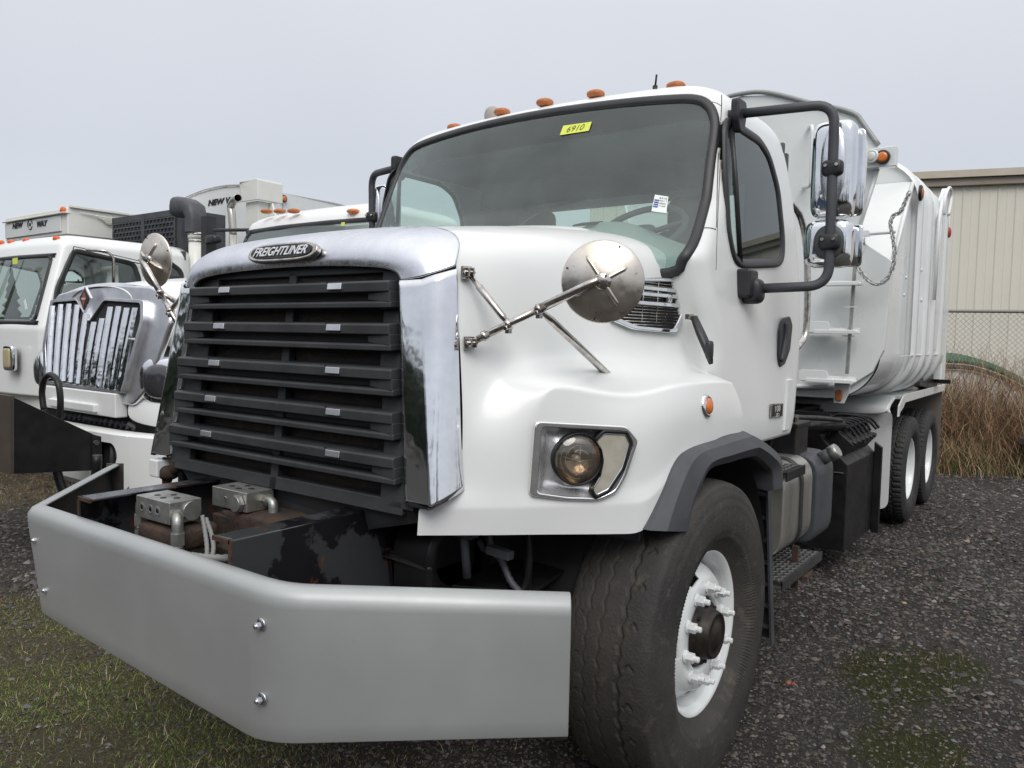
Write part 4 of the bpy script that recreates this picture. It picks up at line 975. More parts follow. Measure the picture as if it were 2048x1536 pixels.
# ---- door mirrors
def doormirror(mir):
    def B(mb_, name, mat, par, **k): return (mb_.mirrored() if mir else mb_).build(name, mat, par, **k)
    mx, my = 1.36, .725
    tp_ = at(1668, 205, 0, mx)
    top0 = at(1470, 228, 0, .985); bt0 = at(1500, 578, 0, 1.06)
    path = rpath([top0+np.array([-.03, 0, 0]), np.array([mx, my-.01, tp_[2]-.0]), np.array([mx, my+.015, at(1652, 560, 0, mx)[2]-.02]), bt0], .085, 7)
    root = B(MB().tube(path, .0205, 12), 'mirror_arm', 'plas', T)
    mb = MB(); mb.prism(roundpoly([top0+np.array([.0, a, b]) for a, b in ((-.055, .055), (.045, .055), (.055, 0), (.03, -.075), (-.02, -.085), (-.055, -.03))], .02), (.035, 0, 0)); B(mb, 'arm_bracket', 'seal', root, bevel=.008)
    mb = MB(); mb.obox(bt0+np.array([-.02, -.035, .02]), (1, 0, 0), (0, 1, 0), (0, 0, 1), (.05, .055, .06)); mb.superell(bt0+np.array([.01, 0, -.01]), (.05, .045, .055), (.6, .6)); B(mb, 'arm_bracket', 'seal', root, bevel=.012)
    zc = at(1666, 334, 0, mx)[2]; zl = at(1660, 484, 0, mx)[2]
    mb = MB(); mb.superell((mx-.012, my+.080, zc), (.087, .066, .198), (.28, .45), 40, 26); B(mb, 'mirror_head', 'chrome', root)
    mb = MB(); mb.superell((mx-.004, my+.016, zc+.01), (.050, .016, .165), (.9, .9), 24, 18); B(mb, 'mirror_recess', 'dull', root)
    mb = MB(); mb.superell((mx-.022, my+.090, zl), (.096, .076, .100), (.42, .5), 40, 22); B(mb, 'mirror_head', 'chrome', root)
    mb = MB(); mb.superell((mx-.008, my+.017, zl), (.062, .016, .072), (.9, 1), 24, 12); B(mb, 'clamp_plate', 'plas', root)
    for z in (zc-.005, zl+.0):
        mb = MB(); mb.superell((mx, my+.008, z), (.042, .036, .034), (.5, .45), 20, 12)
        B(mb, 'clamp', 'seal', root)
        for s in (-1, 1):
            mb = MB(); mb.cyl((mx+.022*s, my-.036, z+.008), (mx+.022*s, my-.024, z+.008), .007, 8); B(mb, 'clamp_screw', 'steelrod', root)
    mb = MB(); mb.superell((mx+.005, my+.165, zc), (.085, .008, .185), (.2, .3), 24, 8); mb.superell((mx, my+.185, zl), (.09, .008, .09), (.2, .3), 24, 8); B(mb, 'mirror_glass', 'chrome', root)
doormirror(False); doormirror(True)
# ---- convex hood mirrors on tripods
def hoodmirror(mir):
    def B(mb_, name, mat, par, **k): return (mb_.mirrored() if mir else mb_).build(name, mat, par, **k)
    dc = at(1205, 562, 0, 1.12); ax = nrm(np.array([.55, -1.0, -.02])) if not mir else nrm(np.array([.10, -1.0, -.05]))
    if mir: q_ = at(297, 520, 0, -1.10); dc = np.array([-q_[0], q_[1], q_[2]]); ax = nrm(np.array([-.06, -1.0, -.05]))
    hub = at(1198, 560, 0, 1.11)+ax*.02 if not mir else dc+ax*.03
    m1 = at(935, 545, 0, .735); m2 = at(940, 686, 0, .765); m3 = at(1243, 772, 0, .93)
    m3[2] -= .005
    j1 = m2+(hub-m2)*.31; j2 = m2+(hub-m2)*.55
    up_ = np.array([0, 0, 1.])
    mb = MB(); mb.tube([m2+(hub-m2)*.06, m2+(hub-m2)*.55], .011, 12); mb.tube([m2+(hub-m2)*.53, m2+(hub-m2)*.92, hub+ax*.01], [.0135, .013, .008], 12)
    for t in (.12, .31, .55): mb.tube([m2+(hub-m2)*(t-.015), m2+(hub-m2)*(t+.015)], .0158, 14)
    root = B(mb, 'hood_mirror_arm', 'steelrod', T)
    mb = MB(); mb.tube([m1+(j1-m1)*.06, m1+(j1-m1)*.25, m1+(j1-m1)*.27, m1+(j1-m1)*.85, j1], [.006, .0075, .0105, .0105, .005], 10)
    B(mb, 'brace_rod', 'steelrod', root)
    mb = MB(); mb.tube([j2, j2+(m3-j2)*.12, j2+(m3-j2)*.88, j2+(m3-j2)*.9, m3], [.006, .0125, .0125, .007, .006], 10); B(mb, 'brace_rod', 'steelrod', root)
    for p, d in ((m1, (1, -.4, 0)), (m2, (1, -.4, 0)), (m3, (0, .2, 1))):
        d = nrm(d); t_ = nrm(np.cross(d, (0, 0, 1.)) if abs(d[2]) < .9 else (.8, .6, 0))
        mb = MB(); mb.obox(p-d*.006, d, t_, np.cross(d, t_), (.005, .017, .020)); mb.obox(p+d*.010+t_*.008, d, t_, np.cross(d, t_), (.016, .003, .014)); mb.obox(p+d*.010-t_*.008, d, t_, np.cross(d, t_), (.016, .003, .014)); mb.cyl(p+d*.014-t_*.018, p+d*.014+t_*.018, .006, 8)
        B(mb, 'foot_bracket', 'steelrod', root, bevel=.002)
    for p in (j1, j2):
        mb = MB(); mb.obox(p-np.array([0, 0, .012]), (1, 0, 0), (0, 1, 0), (0, 0, 1), (.007, .009, .016)); mb.hexn(p-np.array([0, .018, .012]), (0, 1, 0), .008, .03); B(mb, 'rod_clip', 'steelrod', root, bevel=.002)
    R_ = .1185; rise = .036
    mb = MB(); mb.lathe([(R_, -rise), (R_*1.012, -rise+.003), (R_*.985, -rise+.006), (R_*.9, -rise*.72), (R_*.7, -rise*.38), (R_*.45, -rise*.1), (R_*.2, .002), (0, .004)], dc, ax, 56)
    disc = B(mb, 'mirror_disc', 'stain', root, label='tarnished convex back of the round hood mirror')
    u = nrm(np.cross(ax, (0, 0, 1.))); v = np.cross(u, ax)
    for a, r0, r1 in ((.98, .02, .085), (2.62, .02, .078), (4.12, .02, .082), (-.50, .02, .088)):
        dd = u*math.cos(a)*-1+v*math.sin(a)
        dd = -u*math.cos(a)+v*math.sin(a) if False else u*(-math.cos(a))*-1+v*math.sin(a)
        mb = MB(); pr_ = lambda k: float(np.interp(k, [0, .2, .45, .7, .9, 1], [.004, .002, -rise*.1, -rise*.38, -rise*.72, -rise])); mb.tube([dc+dd*R_*k+ax*(pr_(k)+.0015) for k in np.linspace(.1, r1/.118, 9)], [.0065]*8+[.003], 8); B(mb, 'raised_rib', 'stain', disc)
    mb = MB(); mb.lathe([(.026, -.004), (.026, .006), (.020, .012), (0, .013)], dc, ax, 24); B(mb, 'hub_plate', 'steelrod', disc)
    for k in range(4):
        a = k*1.57+.6; q = dc+(u*math.cos(a)+v*math.sin(a))*.017+ax*.010; mb = MB(); mb.cyl(q, q+ax*.005, .004, 8); B(mb, 'screw', 'steelrod', disc)
    mb = MB(); mb.lathe([(R_*.98, -rise-.001), (0, -rise-.002)], dc, ax, 40); B(mb, 'mirror_glass', 'chrome', disc)
    for a in (2.0, .35, 4.9):
        q = dc+(u*math.cos(a)+v*math.sin(a))*R_*.93-ax*rise*.72; mb = MB(); mb.cyl(q, q+ax*.003, .0028, 8); B(mb, 'rivet_hole', 'ink', disc)
hoodmirror(False); hoodmirror(True)
# ---- hood side vent
def hs(px, py):  # on the hood side surface
    q, n_ = hit(HB, px, py)
    return q if q is not None else at(px, py, 0, .92)
_q, _n = hit(HB, 1300, 610); vn = nrm([_n[0], _n[1], _n[2]*.75])
def onV(px, py, off=.011):
    d = _R*(px-1024)/FPX-_U*(py-768)/FPX+_fw; o_ = _q+vn*off; t = (vn@(o_-CP))/(vn@d); return CP+d*t
vo = roundpoly([onV(*p) for p in ((1262, 556), (1352, 556), (1376, 568), (1370, 625), (1350, 668), (1262, 660), (1214, 640), (1222, 600))], .03, 5)
vc = sum(vo)/len(vo); vi = [vc+(p-vc)*.84 for p in vo]
def vent(mir):
    def B(mb_, name, mat, par, **k): return (mb_.mirrored() if mir else mb_).build(name, mat, par, **k)
    mb = MB(); mb.ring([p-vn*.03 for p in vo], [p-vn*.03 for p in vi], vn*.045, True); v_ = B(mb, 'side_vent', 'chrome', T, bevel=.006, seg=3)
    mb = MB(); mb.prism([p-vn*.004 for p in vi], vn*.006); B(mb, 'vent_backing', 'flat', v_)
    vt = nrm(np.array([.17, 1, 0])); zl_, zh_ = min(p[2] for p in vi), max(p[2] for p in vi)
    def span(z):
        ys_ = []
        n = len(vi)
        for i in range(n):
            a, b = vi[i], vi[(i+1) % n]
            if (a[2]-z)*(b[2]-z) < 0: t = (z-a[2])/(b[2]-a[2]); ys_.append(a+(b-a)*t)
        ys_.sort(key=lambda p: p[1]); return ys_[0], ys_[-1]
    zz = np.linspace(zl_+.012, zh_-.012, 15)
    for k, z in enumerate(zz):
        a, b = span(z); mb = MB()
        if k in (7, 8, 10, 12): 
            if k == 8: continue
            mb.obox((a+b)/2+vn*.010, b-a, (0, 0, 1), vn, (np.linalg.norm(b-a)/2, .0075, .006)); B(mb, 'vent_blade', 'chrome', v_, bevel=.002)
        else: mb.tube([a+vn*.006, b+vn*.006], .0018, 5); B(mb, 'vent_wire', 'steelrod', v_)
    for t in (.3, .6):
        a0_, b0_ = span(zl_+.02); q = a0_+(b0_-a0_)*t; mb = MB(); mb.tube([q+vn*.004, q+np.array([0, .01, (zh_-zl_)*.85])+vn*.004], .0018, 5); B(mb, 'vent_wire', 'steelrod', v_)
    sc2 = onV(1338, 598, .022)
    mb = MB(); mb.obox(sc2, vt, (0, 0, 1), vn, (.019, .024, .004)); b_ = B(mb, 'vent_badge', 'plas', v_, bevel=.003)
    if not mir: text('SD', 'lettering', 'letter', b_, sc2+vn*.0045, vt, (0, 0, 1), .026, .030, depth=.001, bold=.01)
vent(False); vent(True)
# ---- rubber hood latch
lt = [at(1388, 634, 0, .995), at(1402, 668, 0, 1.03), at(1416, 700, 0, 1.075), at(1422, 728, 0, 1.085)]
mb = MB(); mb.tube(lt, [.018, .023, .023, .010], 10, flat=.7); lt_ = mb.build('hood_latch', 'seal', T)
mb = MB(); mb.superell(lt[2]+np.array([.006, 0, 0]), (.012, .02, .036), (.5, .5), 12, 8); mb.build('latch_pull', 'seal', lt_)
mb = MB(); mb.obox(lt[0]+np.array([-.01, -.02, 0]), (1, 0, 0), (0, 1, 0), (0, 0, 1), (.010, .022, .012)); mb.build('latch_hook', 'steelrod', lt_, bevel=.003)
# ---- front bumper: bent channel of plate
def bump_path(x_in=0.0, z=0):
    pts = [(-1.20, -.97), (-.685, -1.515), (.685, -1.515), (1.20, -.97)]
    return pts
def bumper():
    # plan outline with a rounded bend, profile with rolled top edge
    pl = [np.array([x, y, 0.]) for x, y in ((-1.30, -.94), (-.690, -1.515), (.672, -1.515), (1.262, -1.085))]
    ra = rpath(pl[:3], .03, 6); rb__ = rpath(pl[1:], .085, 10); path = ra[:-1]+rb__[1:]
    n = len(path); rows = []
    prof = [(.048, .996), (.030, 1.000), (.012, .993), (.002, .978), (0, .955), (0, .80), (0, .66), (0, .612)]
    for i, p in enumerate(path):
        a, b = path[max(i-1, 0)], path[min(i+1, n-1)]; t = nrm(b-a); inw = np.array([-t[1], t[0], 0])
        x = p[0]; dz = -.008*(1-(x/1.2)**2); tl = max(0, (-x-.55)/.65)
        row = []
        for o_, z in prof:
            q = p+inw*o_; zz = z
            q = q+np.array([0, 0, zz+dz]); 
            if x > .62: q = q+np.array([0, 0, (.034*(1-(z-.612)/.388)-.016*((z-.612)/.388))*min(1, (x-.62)/.5)])
            # corner on the far side is bent in at the bottom
            if x < -.4: q = q+np.array([.035, .03, .02])*((.98-z)/.37 if z < .98 else 0)*min(1, (-x-.4)/.25)
            row.append(q)
        rows.append(row)
    # denser interpolation along straight runs is not needed: flat plates
    mb = MB(); mb.grid(rows); return mb, path
mb, bpath = bumper()
bmp = mb.build('front_bumper', 'silver', T, fix=False, solid=0)
s_ = bmp.modifiers.new('s', 'SOLIDIFY'); s_.thickness = .009; s_.offset = 1
s_ = bmp.modifiers.new('b', 'BEVEL'); s_.width = .003; s_.segments = 2; s_.limit_method = 'ANGLE'; s_.angle_limit = math.radians(50)
inl = MB()
rows = []
for i, p in enumerate(bpath):
    a, b = bpath[max(i-1, 0)], bpath[min(i+1, len(bpath)-1)]; t = nrm(b-a); inw = np.array([-t[1], t[0], 0]); rows.append([p+inw*.013+np.array([0, 0, z])+(np.array([.035, .03, .02])*((.98-z)/.37 if z < .98 else 0)*min(1, (-p[0]-.4)/.25) if p[0] < -.4 else 0) for z in (.985, .80, .63)])
inl.grid(rows); inl.build('bumper_back', M('dark_inner_plate', (.018, .018, .020), .55, 0, (.05, .036, .026), 3), bmp, fix=False)
def bolt(px, py, par, y=-1.515, r=.0135):
    c = at(px, py, 1, y); d = np.array([0, -1., 0])
    mb = MB(); mb.lathe([(r*1.25, 0), (r*1.25, .003), (r*.9, .005)], c, d, 24); mb.hexn(c+d*.004, d, r*.72, .014); mb.cyl(c+d*.017, c+d*.022, r*.42, 12); mb.build('bolt', 'dull', par, bevel=.0012)
for p in ((523, 1249), (525, 1398)): bolt(*p, bmp, -1.519)
for p, y_ in (((76, 1079), -1.507), ((97, 1179), -1.494)): bolt(*p, bmp, y_)
# end tab of the far wing
mb = MB(); mb.obox((-1.285, -.915, .84), (.6, .7, 0), (0, 0, 1), (.7, -.6, 0), (.035, .17, .005)); mb.build('bumper_end_plate', M('worn_plate', (.09, .085, .08), .5, .3, (.05, .04, .03), 9), bmp)
for px in (707, 857):
    wl = nrm(np.array([.59, .43, 0])); nn = np.array([wl[1], -wl[0], 0]); o0 = np.array([.672, -1.515, 0])
    d = _R*(px-1024)/FPX-_U*(1254-768)/FPX+_fw; t = (nn@(o0-CP))/(nn@d); c = CP+d*t
    mb = MB(); mb.cyl(c-nn*.002, c+nn*.0035, .0055, 12); mb.build('bolt_hole', 'ink', bmp)
# ---- chassis rails (C channels)
def rail(s):
    mb = MB(); x = s*.43; t = .010; f_ = .085; zt, zb = 1.065, .79
    mb.box((min(x, x-s*t), -1.462, zb), (max(x, x-s*t), 6.0, zt))
    mb.box((min(x-s*t, x-s*f_), -1.462, zt-t), (max(x-s*t, x-s*f_), 6.0, zt)); mb.box((min(x-s*t, x-s*f_), -1.462, zb), (max(x-s*t, x-s*f_), 6.0, zb+t))
    r_ = mb.build('chassis_rail', 'frame', T, bevel=.006, seg=3)
    q = MB(); q.box((min(x-s*.001, x-s*(f_+.001)), -1.468, zt-.013), (max(x-s*.001, x-s*(f_+.001)), -1.459, zt+.001)); q.box((min(x-s*.011, x+s*.001), -1.468, zb), (max(x-s*.011, x+s*.001), -1.459, zt+.001)); q.build('rusty_edge', 'rust', r_, bevel=.002)
    return r_
rail(1); rail(-1)
mb = MB(); mb.box((-.42, -.55, .80), (.42, -.50, 1.0)); mb.box((-.42, -1.15, .60), (.42, -.7, .80)); mb.build('cross_member', 'black', T)
# low rusty arm under the right rail
mb = MB(); mb.superell((.42, -1.34, .80), (.07, .10, .07), (.6, .6)); mb.build('tow_hook', 'rust', T)
# pump with valve blocks
mb = MB(); mb.box((-.25, -1.36, .76), (-.03, -1.20, .965)); mb.superell((-.14, -1.28, .955), (.12, .09, .04), (.4, .4)); mb.box((-.20, -1.12, .78), (.14, -.92, .985)); mb.superell((-.02, -1.0, .98), (.17, .12, .03), (.4, .4)); mb.box((.10, -1.05, .80), (.33, -.80, .93)); mb.box((-.05, -1.22, .74), (.12, -1.10, .92))
for c in ((-.09, -1.362, .90), (-.20, -1.362, .92)): mb.hexn(c, (0, -1, 0), .018, .02)
mb.hexn((.03, -1.12, .945), (0, -1, 0), .016, .03)
mb.build('hydraulic_pump', 'rust', T, bevel=.008)
def valve(c, s, ang, nm=1):
    c = np.array(c, float); e1 = nrm([math.cos(ang), math.sin(ang), 0]); e2 = np.array([-e1[1], e1[0], 0]); e3 = np.array([0, 0, 1.])
    mb = MB(); mb.obox(c, e1, e2, e3, s); v = mb.build('valve_block', 'alum', T, bevel=.003)
    for a, b in ((-.35, -.2), (-.05, .3), (.1, -.35), (.4, 0)):
        q = c+e1*s[0]*a*1.2+e2*s[1]*b*1.3+e3*(s[2]+.0005); mb = MB(); mb.cyl(q-e3*.002, q+e3*.001, .010, 12); mb.build('socket_bolt', 'black', v)
    for a in (-.62, -.1, .32) if nm else (-.2,):
        q = c-e2*(s[1]+.0005)+e1*s[0]*a; r = .013 if nm else .007
        mb = MB(); mb.lathe([(r*1.3, 0), (r, .0015), (r*.6, .0015), (r*.55, -.002)], q, -e2, 16); mb.build('port', 'alum', v)
        mb = MB(); mb.cyl(q-e2*.0005+e2*.004, q-e2*.002, r*.55, 10); mb.build('port_hole', 'black', v)
    return v, e1, e2
def elbow(p, d, drop, par, r=.022):
    d = nrm(d); p = np.array(p, float); k = p+d*.05; e = k-np.array([0, 0, drop])
    mb = MB(); mb.hexn(p, d, r*1.25, .022); mb.tube(rpath([p+d*.01, k, k-np.array([0, 0, .05])], .022, 4), r*.95, 12)
    mb.hexn(k-np.array([0, 0, .045]), (0, 0, -1), r*1.28, .038)
    f = mb.build('elbow_fitting', 'alum', par, bevel=.0015)
    mb = MB(); mb.cyl(k-np.array([0, 0, .08]), k-np.array([0, 0, .10]), r*1.0, 14); mb.hexn(k-np.array([0, 0, .098]), (0, 0, -1), r*1.25, .02); mb.tube([k-np.array([0, 0, z]) for z in (.116, .125, drop)], [r*1.0, r*1.3, r*1.3], 14); mb.build('hose_ferrule', 'alum', f)
    mb = MB(); mb.cyl(e+np.array([0, 0, .01]), e-np.array([0, 0, .18]), r*.95, 12); mb.build('hose', 'black', f)
v1, a1, a2 = valve((-.155, -1.305, 1.042), (.098, .056, .036), math.radians(1))
elbow((-.058, -1.335, 1.035), (1, -.5, 0), .19, v1, .018); elbow((-.252, -1.315, 1.045), (-1, -.1, 0), .17, v1, .018)
mb = MB(); mb.cyl((-.060, -1.285, 1.042), (-.048, -1.285, 1.042), .031, 24); mb.build('round_cap', 'alum', v1)
v2, a1, a2 = valve((-.105, -1.06, 1.045), (.098, .056, .034), math.radians(1), 0)
elbow((-.008, -1.035, 1.045), (1, -.15, 0), .14, v2, .017)
mb = MB(); mb.hexn((-.045, -1.117, 1.040), (0, -1, 0), .031, .014); mb.cyl((-.045, -1.131, 1.040), (-.045, -1.136, 1.040), .027, 20); mb.build('round_cap', 'alum', v2)
mb = MB(); mb.hexn((-.203, -1.06, 1.045), (-1, 0, 0), .026, .02); mb.build('end_plug', 'alum', v2)
# conduits
def conduit(pts, r, mat, par, name='conduit', ribs=True):
    P_ = cat(pts, 8); mb = MB(); mb.tube(P_, [r*(1+(.16 if i % 2 else -.05)) for i in range(len(P_))] if ribs else r, 8); return mb.build(name, mat, par)
GC = M('grey_conduit', (.22, .22, .21), .6)
conduit([(-.05, -1.25, 1.02), (-.02, -1.26, .98), (.04, -1.29, .94), (.10, -1.33, .91)], .007, GC, T); conduit([(-.045, -1.24, 1.01), (-.0, -1.25, .97), (.06, -1.28, .94), (.11, -1.32, .915)], .007, GC, T)
conduit([(.20, -1.44, .975), (.30, -1.45, .99), (.36, -1.40, .99), (.38, -1.3, .98)], .010, GC, T); conduit([(.29, -1.45, .93), (.35, -1.46, .95), (.38, -1.43, .91), (.34, -1.45, .88), (.30, -1.42, .90)], .010, GC, T)
for dz in (0, .03): conduit([(-.05, -.62, 1.07-dz), (.12, -.66, 1.085-dz), (.28, -.70, 1.04-dz), (.35, -.78, .98-dz), (.36, -.85, .95-dz)], .013, 'black', T, 'coolant_hose', False)
# left side bits: linkage, hinge casting, hook
mb = MB(); hx = at(345, 930, 0, -.68); mb.tube(cat([hx+np.array([0, 0, .12]), hx+np.array([.05, .02, .07]), hx+np.array([.03, 0, -.0]), hx+np.array([-.02, -.01, -.05]), hx+np.array([-.02, -.01, -.14])], 4), [.012]*4+[.03]*5+[.022]*4+[.018]*4, 10); mb.superell(hx+np.array([.045, .02, .06]), (.035, .03, .06), (.8, .8)); mb.superell(hx+np.array([-.01, -.01, -.03]), (.032, .04, .03), (.8, .8)); mb.build('hood_hinge', 'rust', T)
mb = MB(); q = at(320, 935, 0, -.72); mb.box(q-np.array([.03, .03, .035]), q+np.array([.03, .03, .035])); mb.build('hinge_cap', 'white2', T, bevel=.006)
mb = MB(); q = at(390, 945, 0, -.55); mb.tube(rpath([q+np.array([-.09, 0, -.10]), q+np.array([-.09, 0, .03]), q+np.array([.03, 0, .035]), q+np.array([.1, 0, .035])], .04), .017, 8); mb.box(q+np.array([-.06, -.02, .03]), q+np.array([.06, .02, .055])); mb.hexn(q+np.array([-.0, 0, .05]), (0, 0, 1), .014, .03); mb.build('tow_bracket', 'black', T)
# black air tank and bracket beside the right rail
mb = MB(); mb.tube([(.44, -.76, .90), (.60, -.76, .90)], .125, 28); mb.tube([(.60, -.76, .90), (.615, -.76, .90)], [.125, .112], 28); mb.box((.44, -.885, .76), (.615, -.70, .90)); mb.build('steering_box_cover', 'black', T, bevel=.02, seg=3)
mb = MB(); mb.prism([(.62, -.78, .80), (.86, -.66, .80), (.84, -.35, .83), (.60, -.35, .83)], (0, 0, .012)); mb.box((.82, -.66, .80), (.84, -.64, 1.02)); mb.build('bracket_plate', 'black', T, bevel=.003)
conduit([(.72, -.72, 1.01), (.73, -.72, .95), (.76, -.70, .90), (.80, -.70, .84), (.86, -.70, .80)], .011, 'plas', T); conduit([(.69, -.73, .96), (.72, -.74, .94), (.78, -.74, .945), (.82, -.74, .935)], .009, 'plas', T)
mb = MB(); mb.obox((.79, -.75, .945), (1, .1, -.12), (0, 1, 0), (.1, 0, 1), (.042, .016, .014)); mb.build('plug', 'plas', T, bevel=.003)
mb = MB(); mb.tube([(.67, -.83, 1.01), (.74, -.83, 1.01)], .018, 12); mb.cyl((.70, -.82, 1.0), (.70, -.80, .86), .014, 10); mb.tube([(.735, -.83, 1.01), (.76, -.83, 1.01)], .009, 10); mb.build('hinge_bolt', 'plas', T)
conduit([(.83, -.66, 1.0), (.84, -.66, .9), (.83, -.67, .82), (.80, -.70, .78)], .012, 'black', T)
mb = MB()
for k in range(26):
    x = rnd.uniform(.6, 1.05); y = rnd.uniform(-.35, .15); z = rnd.uniform(.62, 1.0); a = rnd.uniform(0, 6.3)
    mb.tube(cat([(x, y, z), (x+.08*math.cos(a), y+.05*math.sin(a), z-.06), (x+.14*math.cos(a+.5), y+.1, z-.13)], 3), rnd.uniform(.005, .018), 6)
mb.build('axle_hoses', 'black', T, kind='stuff')
mb = MB(); mb.box((.36, -.35, .70), (.42, .9, .78)); mb.tube([(-1.0, 0, .52), (1.0, 0, .52)], .07, 12); mb.box((.38, -.7, .62), (.52, .6, .70)); mb.build('front_axle', 'black', T)
# ---- front tyres: worn tread with three zigzag grooves and sipes
def tyre(cx, yc, zc, R, wd, rb, side, mat, name='tyre', parent=None, deep=True, nth=900, lug=False):
    """cx = centre of the section; side=+1 outer face towards +x"""
    half = wd/2
    prof = []
    for t in np.linspace(0, 1, 12): # inner sidewall
        prof.append((-half-.028*math.sin(t*math.pi*.9)*1.0, rb+(R-.03-rb)*t, 0))
    for u in np.linspace(-1, 1, 64): prof.append((u*half*1.0, R-.007*abs(u)**8-.004*u*u, 1))
    for t in np.linspace(1, 0, 22): prof.append((half-.03*max(0, 1-t*4)+.030*math.sin(t*math.pi*.92)+.0035*(abs(t-.86) < .03)+.003*(abs(t-.70) < .03)-.004*(abs(t-.3) < .03), rb+(R-.014-rb)*t, 2))
    w = len(prof); th = np.arange(nth)/nth*2*math.pi
    X = np.array([p[0] for p in prof])[None].repeat(nth, 0); Rr = np.array([p[1] for p in prof])[None].repeat(nth, 0); K = np.array([p[2] for p in prof])
    ph = (th*R/.030)
    tri = np.abs(((ph/2) % 1)*2-1)
    tread = (K == 1)
    for u0, dp, ww in ((.40, .010, .006), (-.12, .004, .004), (-.48, .004, .004), (-.8, .003, .003)) if deep else ((.45, .012, .006), (0, .012, .006), (-.45, .012, .006)):
        c = u0*half+(tri-.5)*.011+.0015*np.sin(th*37)
        d = np.abs(X-c[:, None]); Rr -= np.where(tread[None], dp*np.clip(1.3-d/ww, 0, 1), 0)
    # sipes along the outer rib
    s_ = (ph/4.2) % 1; u = X/half
    hook = (np.abs(s_[:, None]-.5-.16*np.abs(u-.66)/.12) < .04) & (np.abs(u-.66) < .11) & tread[None]
    Rr -= np.where(hook, .006, 0)
    hook2 = (np.abs(s_[:, None]-.5-.16*np.abs(u+.66)/.12) < .03) & (np.abs(u+.66) < .08) & tread[None]
    Rr -= np.where(hook2, .003, 0)
    if lug:
        lg = (np.abs(((th*R/.052) % 1)[:, None]-.5) < .16) & (np.abs(u) > .52) & tread[None]; Rr -= np.where(lg, .012, 0)
        lg = (np.abs(((th*R/.052+.5) % 1)[:, None]-.5) < .09) & (np.abs(u) < .45) & tread[None]; Rr -= np.where(lg, .008, 0)
    # rim protection ribs low on the sidewall
    Xr = X.copy(); tt = (K == 2)
    rb_ = ((np.floor(th*60) % 2) == 0)[:, None] & tt[None] & (Rr > rb+.045) & (Rr < rb+.085); Xr = Xr+np.where(rb_, .0022, 0)
    Y = yc+Rr*np.cos(th)[:, None]; Z = zc+Rr*np.sin(th)[:, None]
    V = np.stack([cx+side*Xr, Y, Z], -1).reshape(-1, 3)-ORG
    i = np.arange(nth)[:, None]*w+np.arange(w-1)[None]; j = ((np.arange(nth)+1) % nth)[:, None]*w+np.arange(w-1)[None]
    F = np.stack([i, i+1, j+1, j], -1).reshape(-1, 4)
    if side < 0: F = F[:, ::-1]
    o = fastmesh(name, V, F, MT[mat], None, None); o.parent = parent
    o.data.polygons.foreach_set('use_smooth', [True]*len(F)); return o
def disc_wheel(cx, yc, zc, side, parent, concave=False, nuts=True, mat='white2', sc=1.0):
    ax = np.array([side, 0, 0.]); o = np.array([cx, yc, zc])
    if not concave:
        mb = MB(); mb.lathe([(.250, -.12), (.266, -.05), (.272, -.012), (.290, -.006), (.302, .002), (.303, .010), (.297, .013), (.288, .006), (.276, -.002), (.270, -.02), (.262, -.06), (.256, -.10)], o, ax, 72)
        rim = mb.build('rim', mat, parent)
        n = 120; pr = [(.262, -.085), (.250, -.055), (.238, -.030), (.224, -.012), (.210, .002), (.195, .010), (.180, .013), (.165, .013), (.148, .012), (.134, .010), (.128, -.004), (.126, -.03)]
        rows = []
        for r, h in pr: rows.append([o+ax*h+np.array([0, math.cos(a), math.sin(a)])*r for a in [2*math.pi*j/n for j in range(n)]])
        mb = MB(); mb.v = [tuple(p) for r in rows for p in r]
        for i in range(len(pr)-1):
            for j in range(n):
                a = (j+.5)/n*5 % 1
                if 1 <= i <= 3 and abs(a-.5) < (.115, .135, .115)[i-1]: continue
                mb.f.append((i*n+j, i*n+(j+1) % n, (i+1)*n+(j+1) % n, (i+1)*n+j)); mb.sm.append(True)
        d = mb.build('wheel_disc', mat, parent, fix=False, solid=.009)
        for k in range(10):
            a = 2*math.pi*(k+.35)/10; q = o+np.array([0, math.cos(a), math.sin(a)])*.167+ax*.013
            mb = MB(); mb.lathe([(.023, 0), (.023, .005), (.0175, .008)], q, ax, 18); mb.hexn(q+ax*.006, ax, .0185, .026); mb.tube([q+ax*.03, q+ax*.049, q+ax*.051], [.0105, .0105, .008], 10); mb.build('wheel_nut', mat, d, bevel=.0012)
        mb = MB(); mb.lathe([(.128, -.03), (.115, .015), (.095, .018), (.088, .045), (.082, .06), (.078, .062), (.072, .055), (.045, .058), (.04, .064), (0, .066)], o, ax, 40)
        for k in range(8):
            a = 6.283*k/8; mb.hexn(o+np.array([0, math.cos(a), math.sin(a)])*.104+ax*.016, ax, .008, .009)
        mb.build('hub', M('greasy_hub', (.035, .026, .020), .5, .4, (.015, .012, .010), 20), parent)
        mb = MB(); mb.lathe([(.25, -.10), (0, -.11)], o, ax, 24); mb.build('brake_drum', 'flat', parent)
    else:
        mb = MB(); mb.lathe([(a_*sc, b_) for a_, b_ in [(.302, -.004), (.303, .006), (.296, .010), (.287, .004), (.280, -.03), (.272, -.07), (.262, -.125), (.20, -.155), (.17, -.16), (.13, -.158)]], o, ax, 56); rim = mb.build('rim', mat, parent)
        for k in range(10):
            a = 2*math.pi*k/10; q = o+np.array([0, math.cos(a), math.sin(a)])*.167-ax*.16; mb = MB(); mb.hexn(q, ax, .018, .04); mb.build('wheel_nut', mat, rim)
        mb = MB(); mb.lathe([(.13, -.158), (.12, -.06), (.10, -.03), (0, -.025)], o, ax, 28); mb.build('hub', mat, parent)
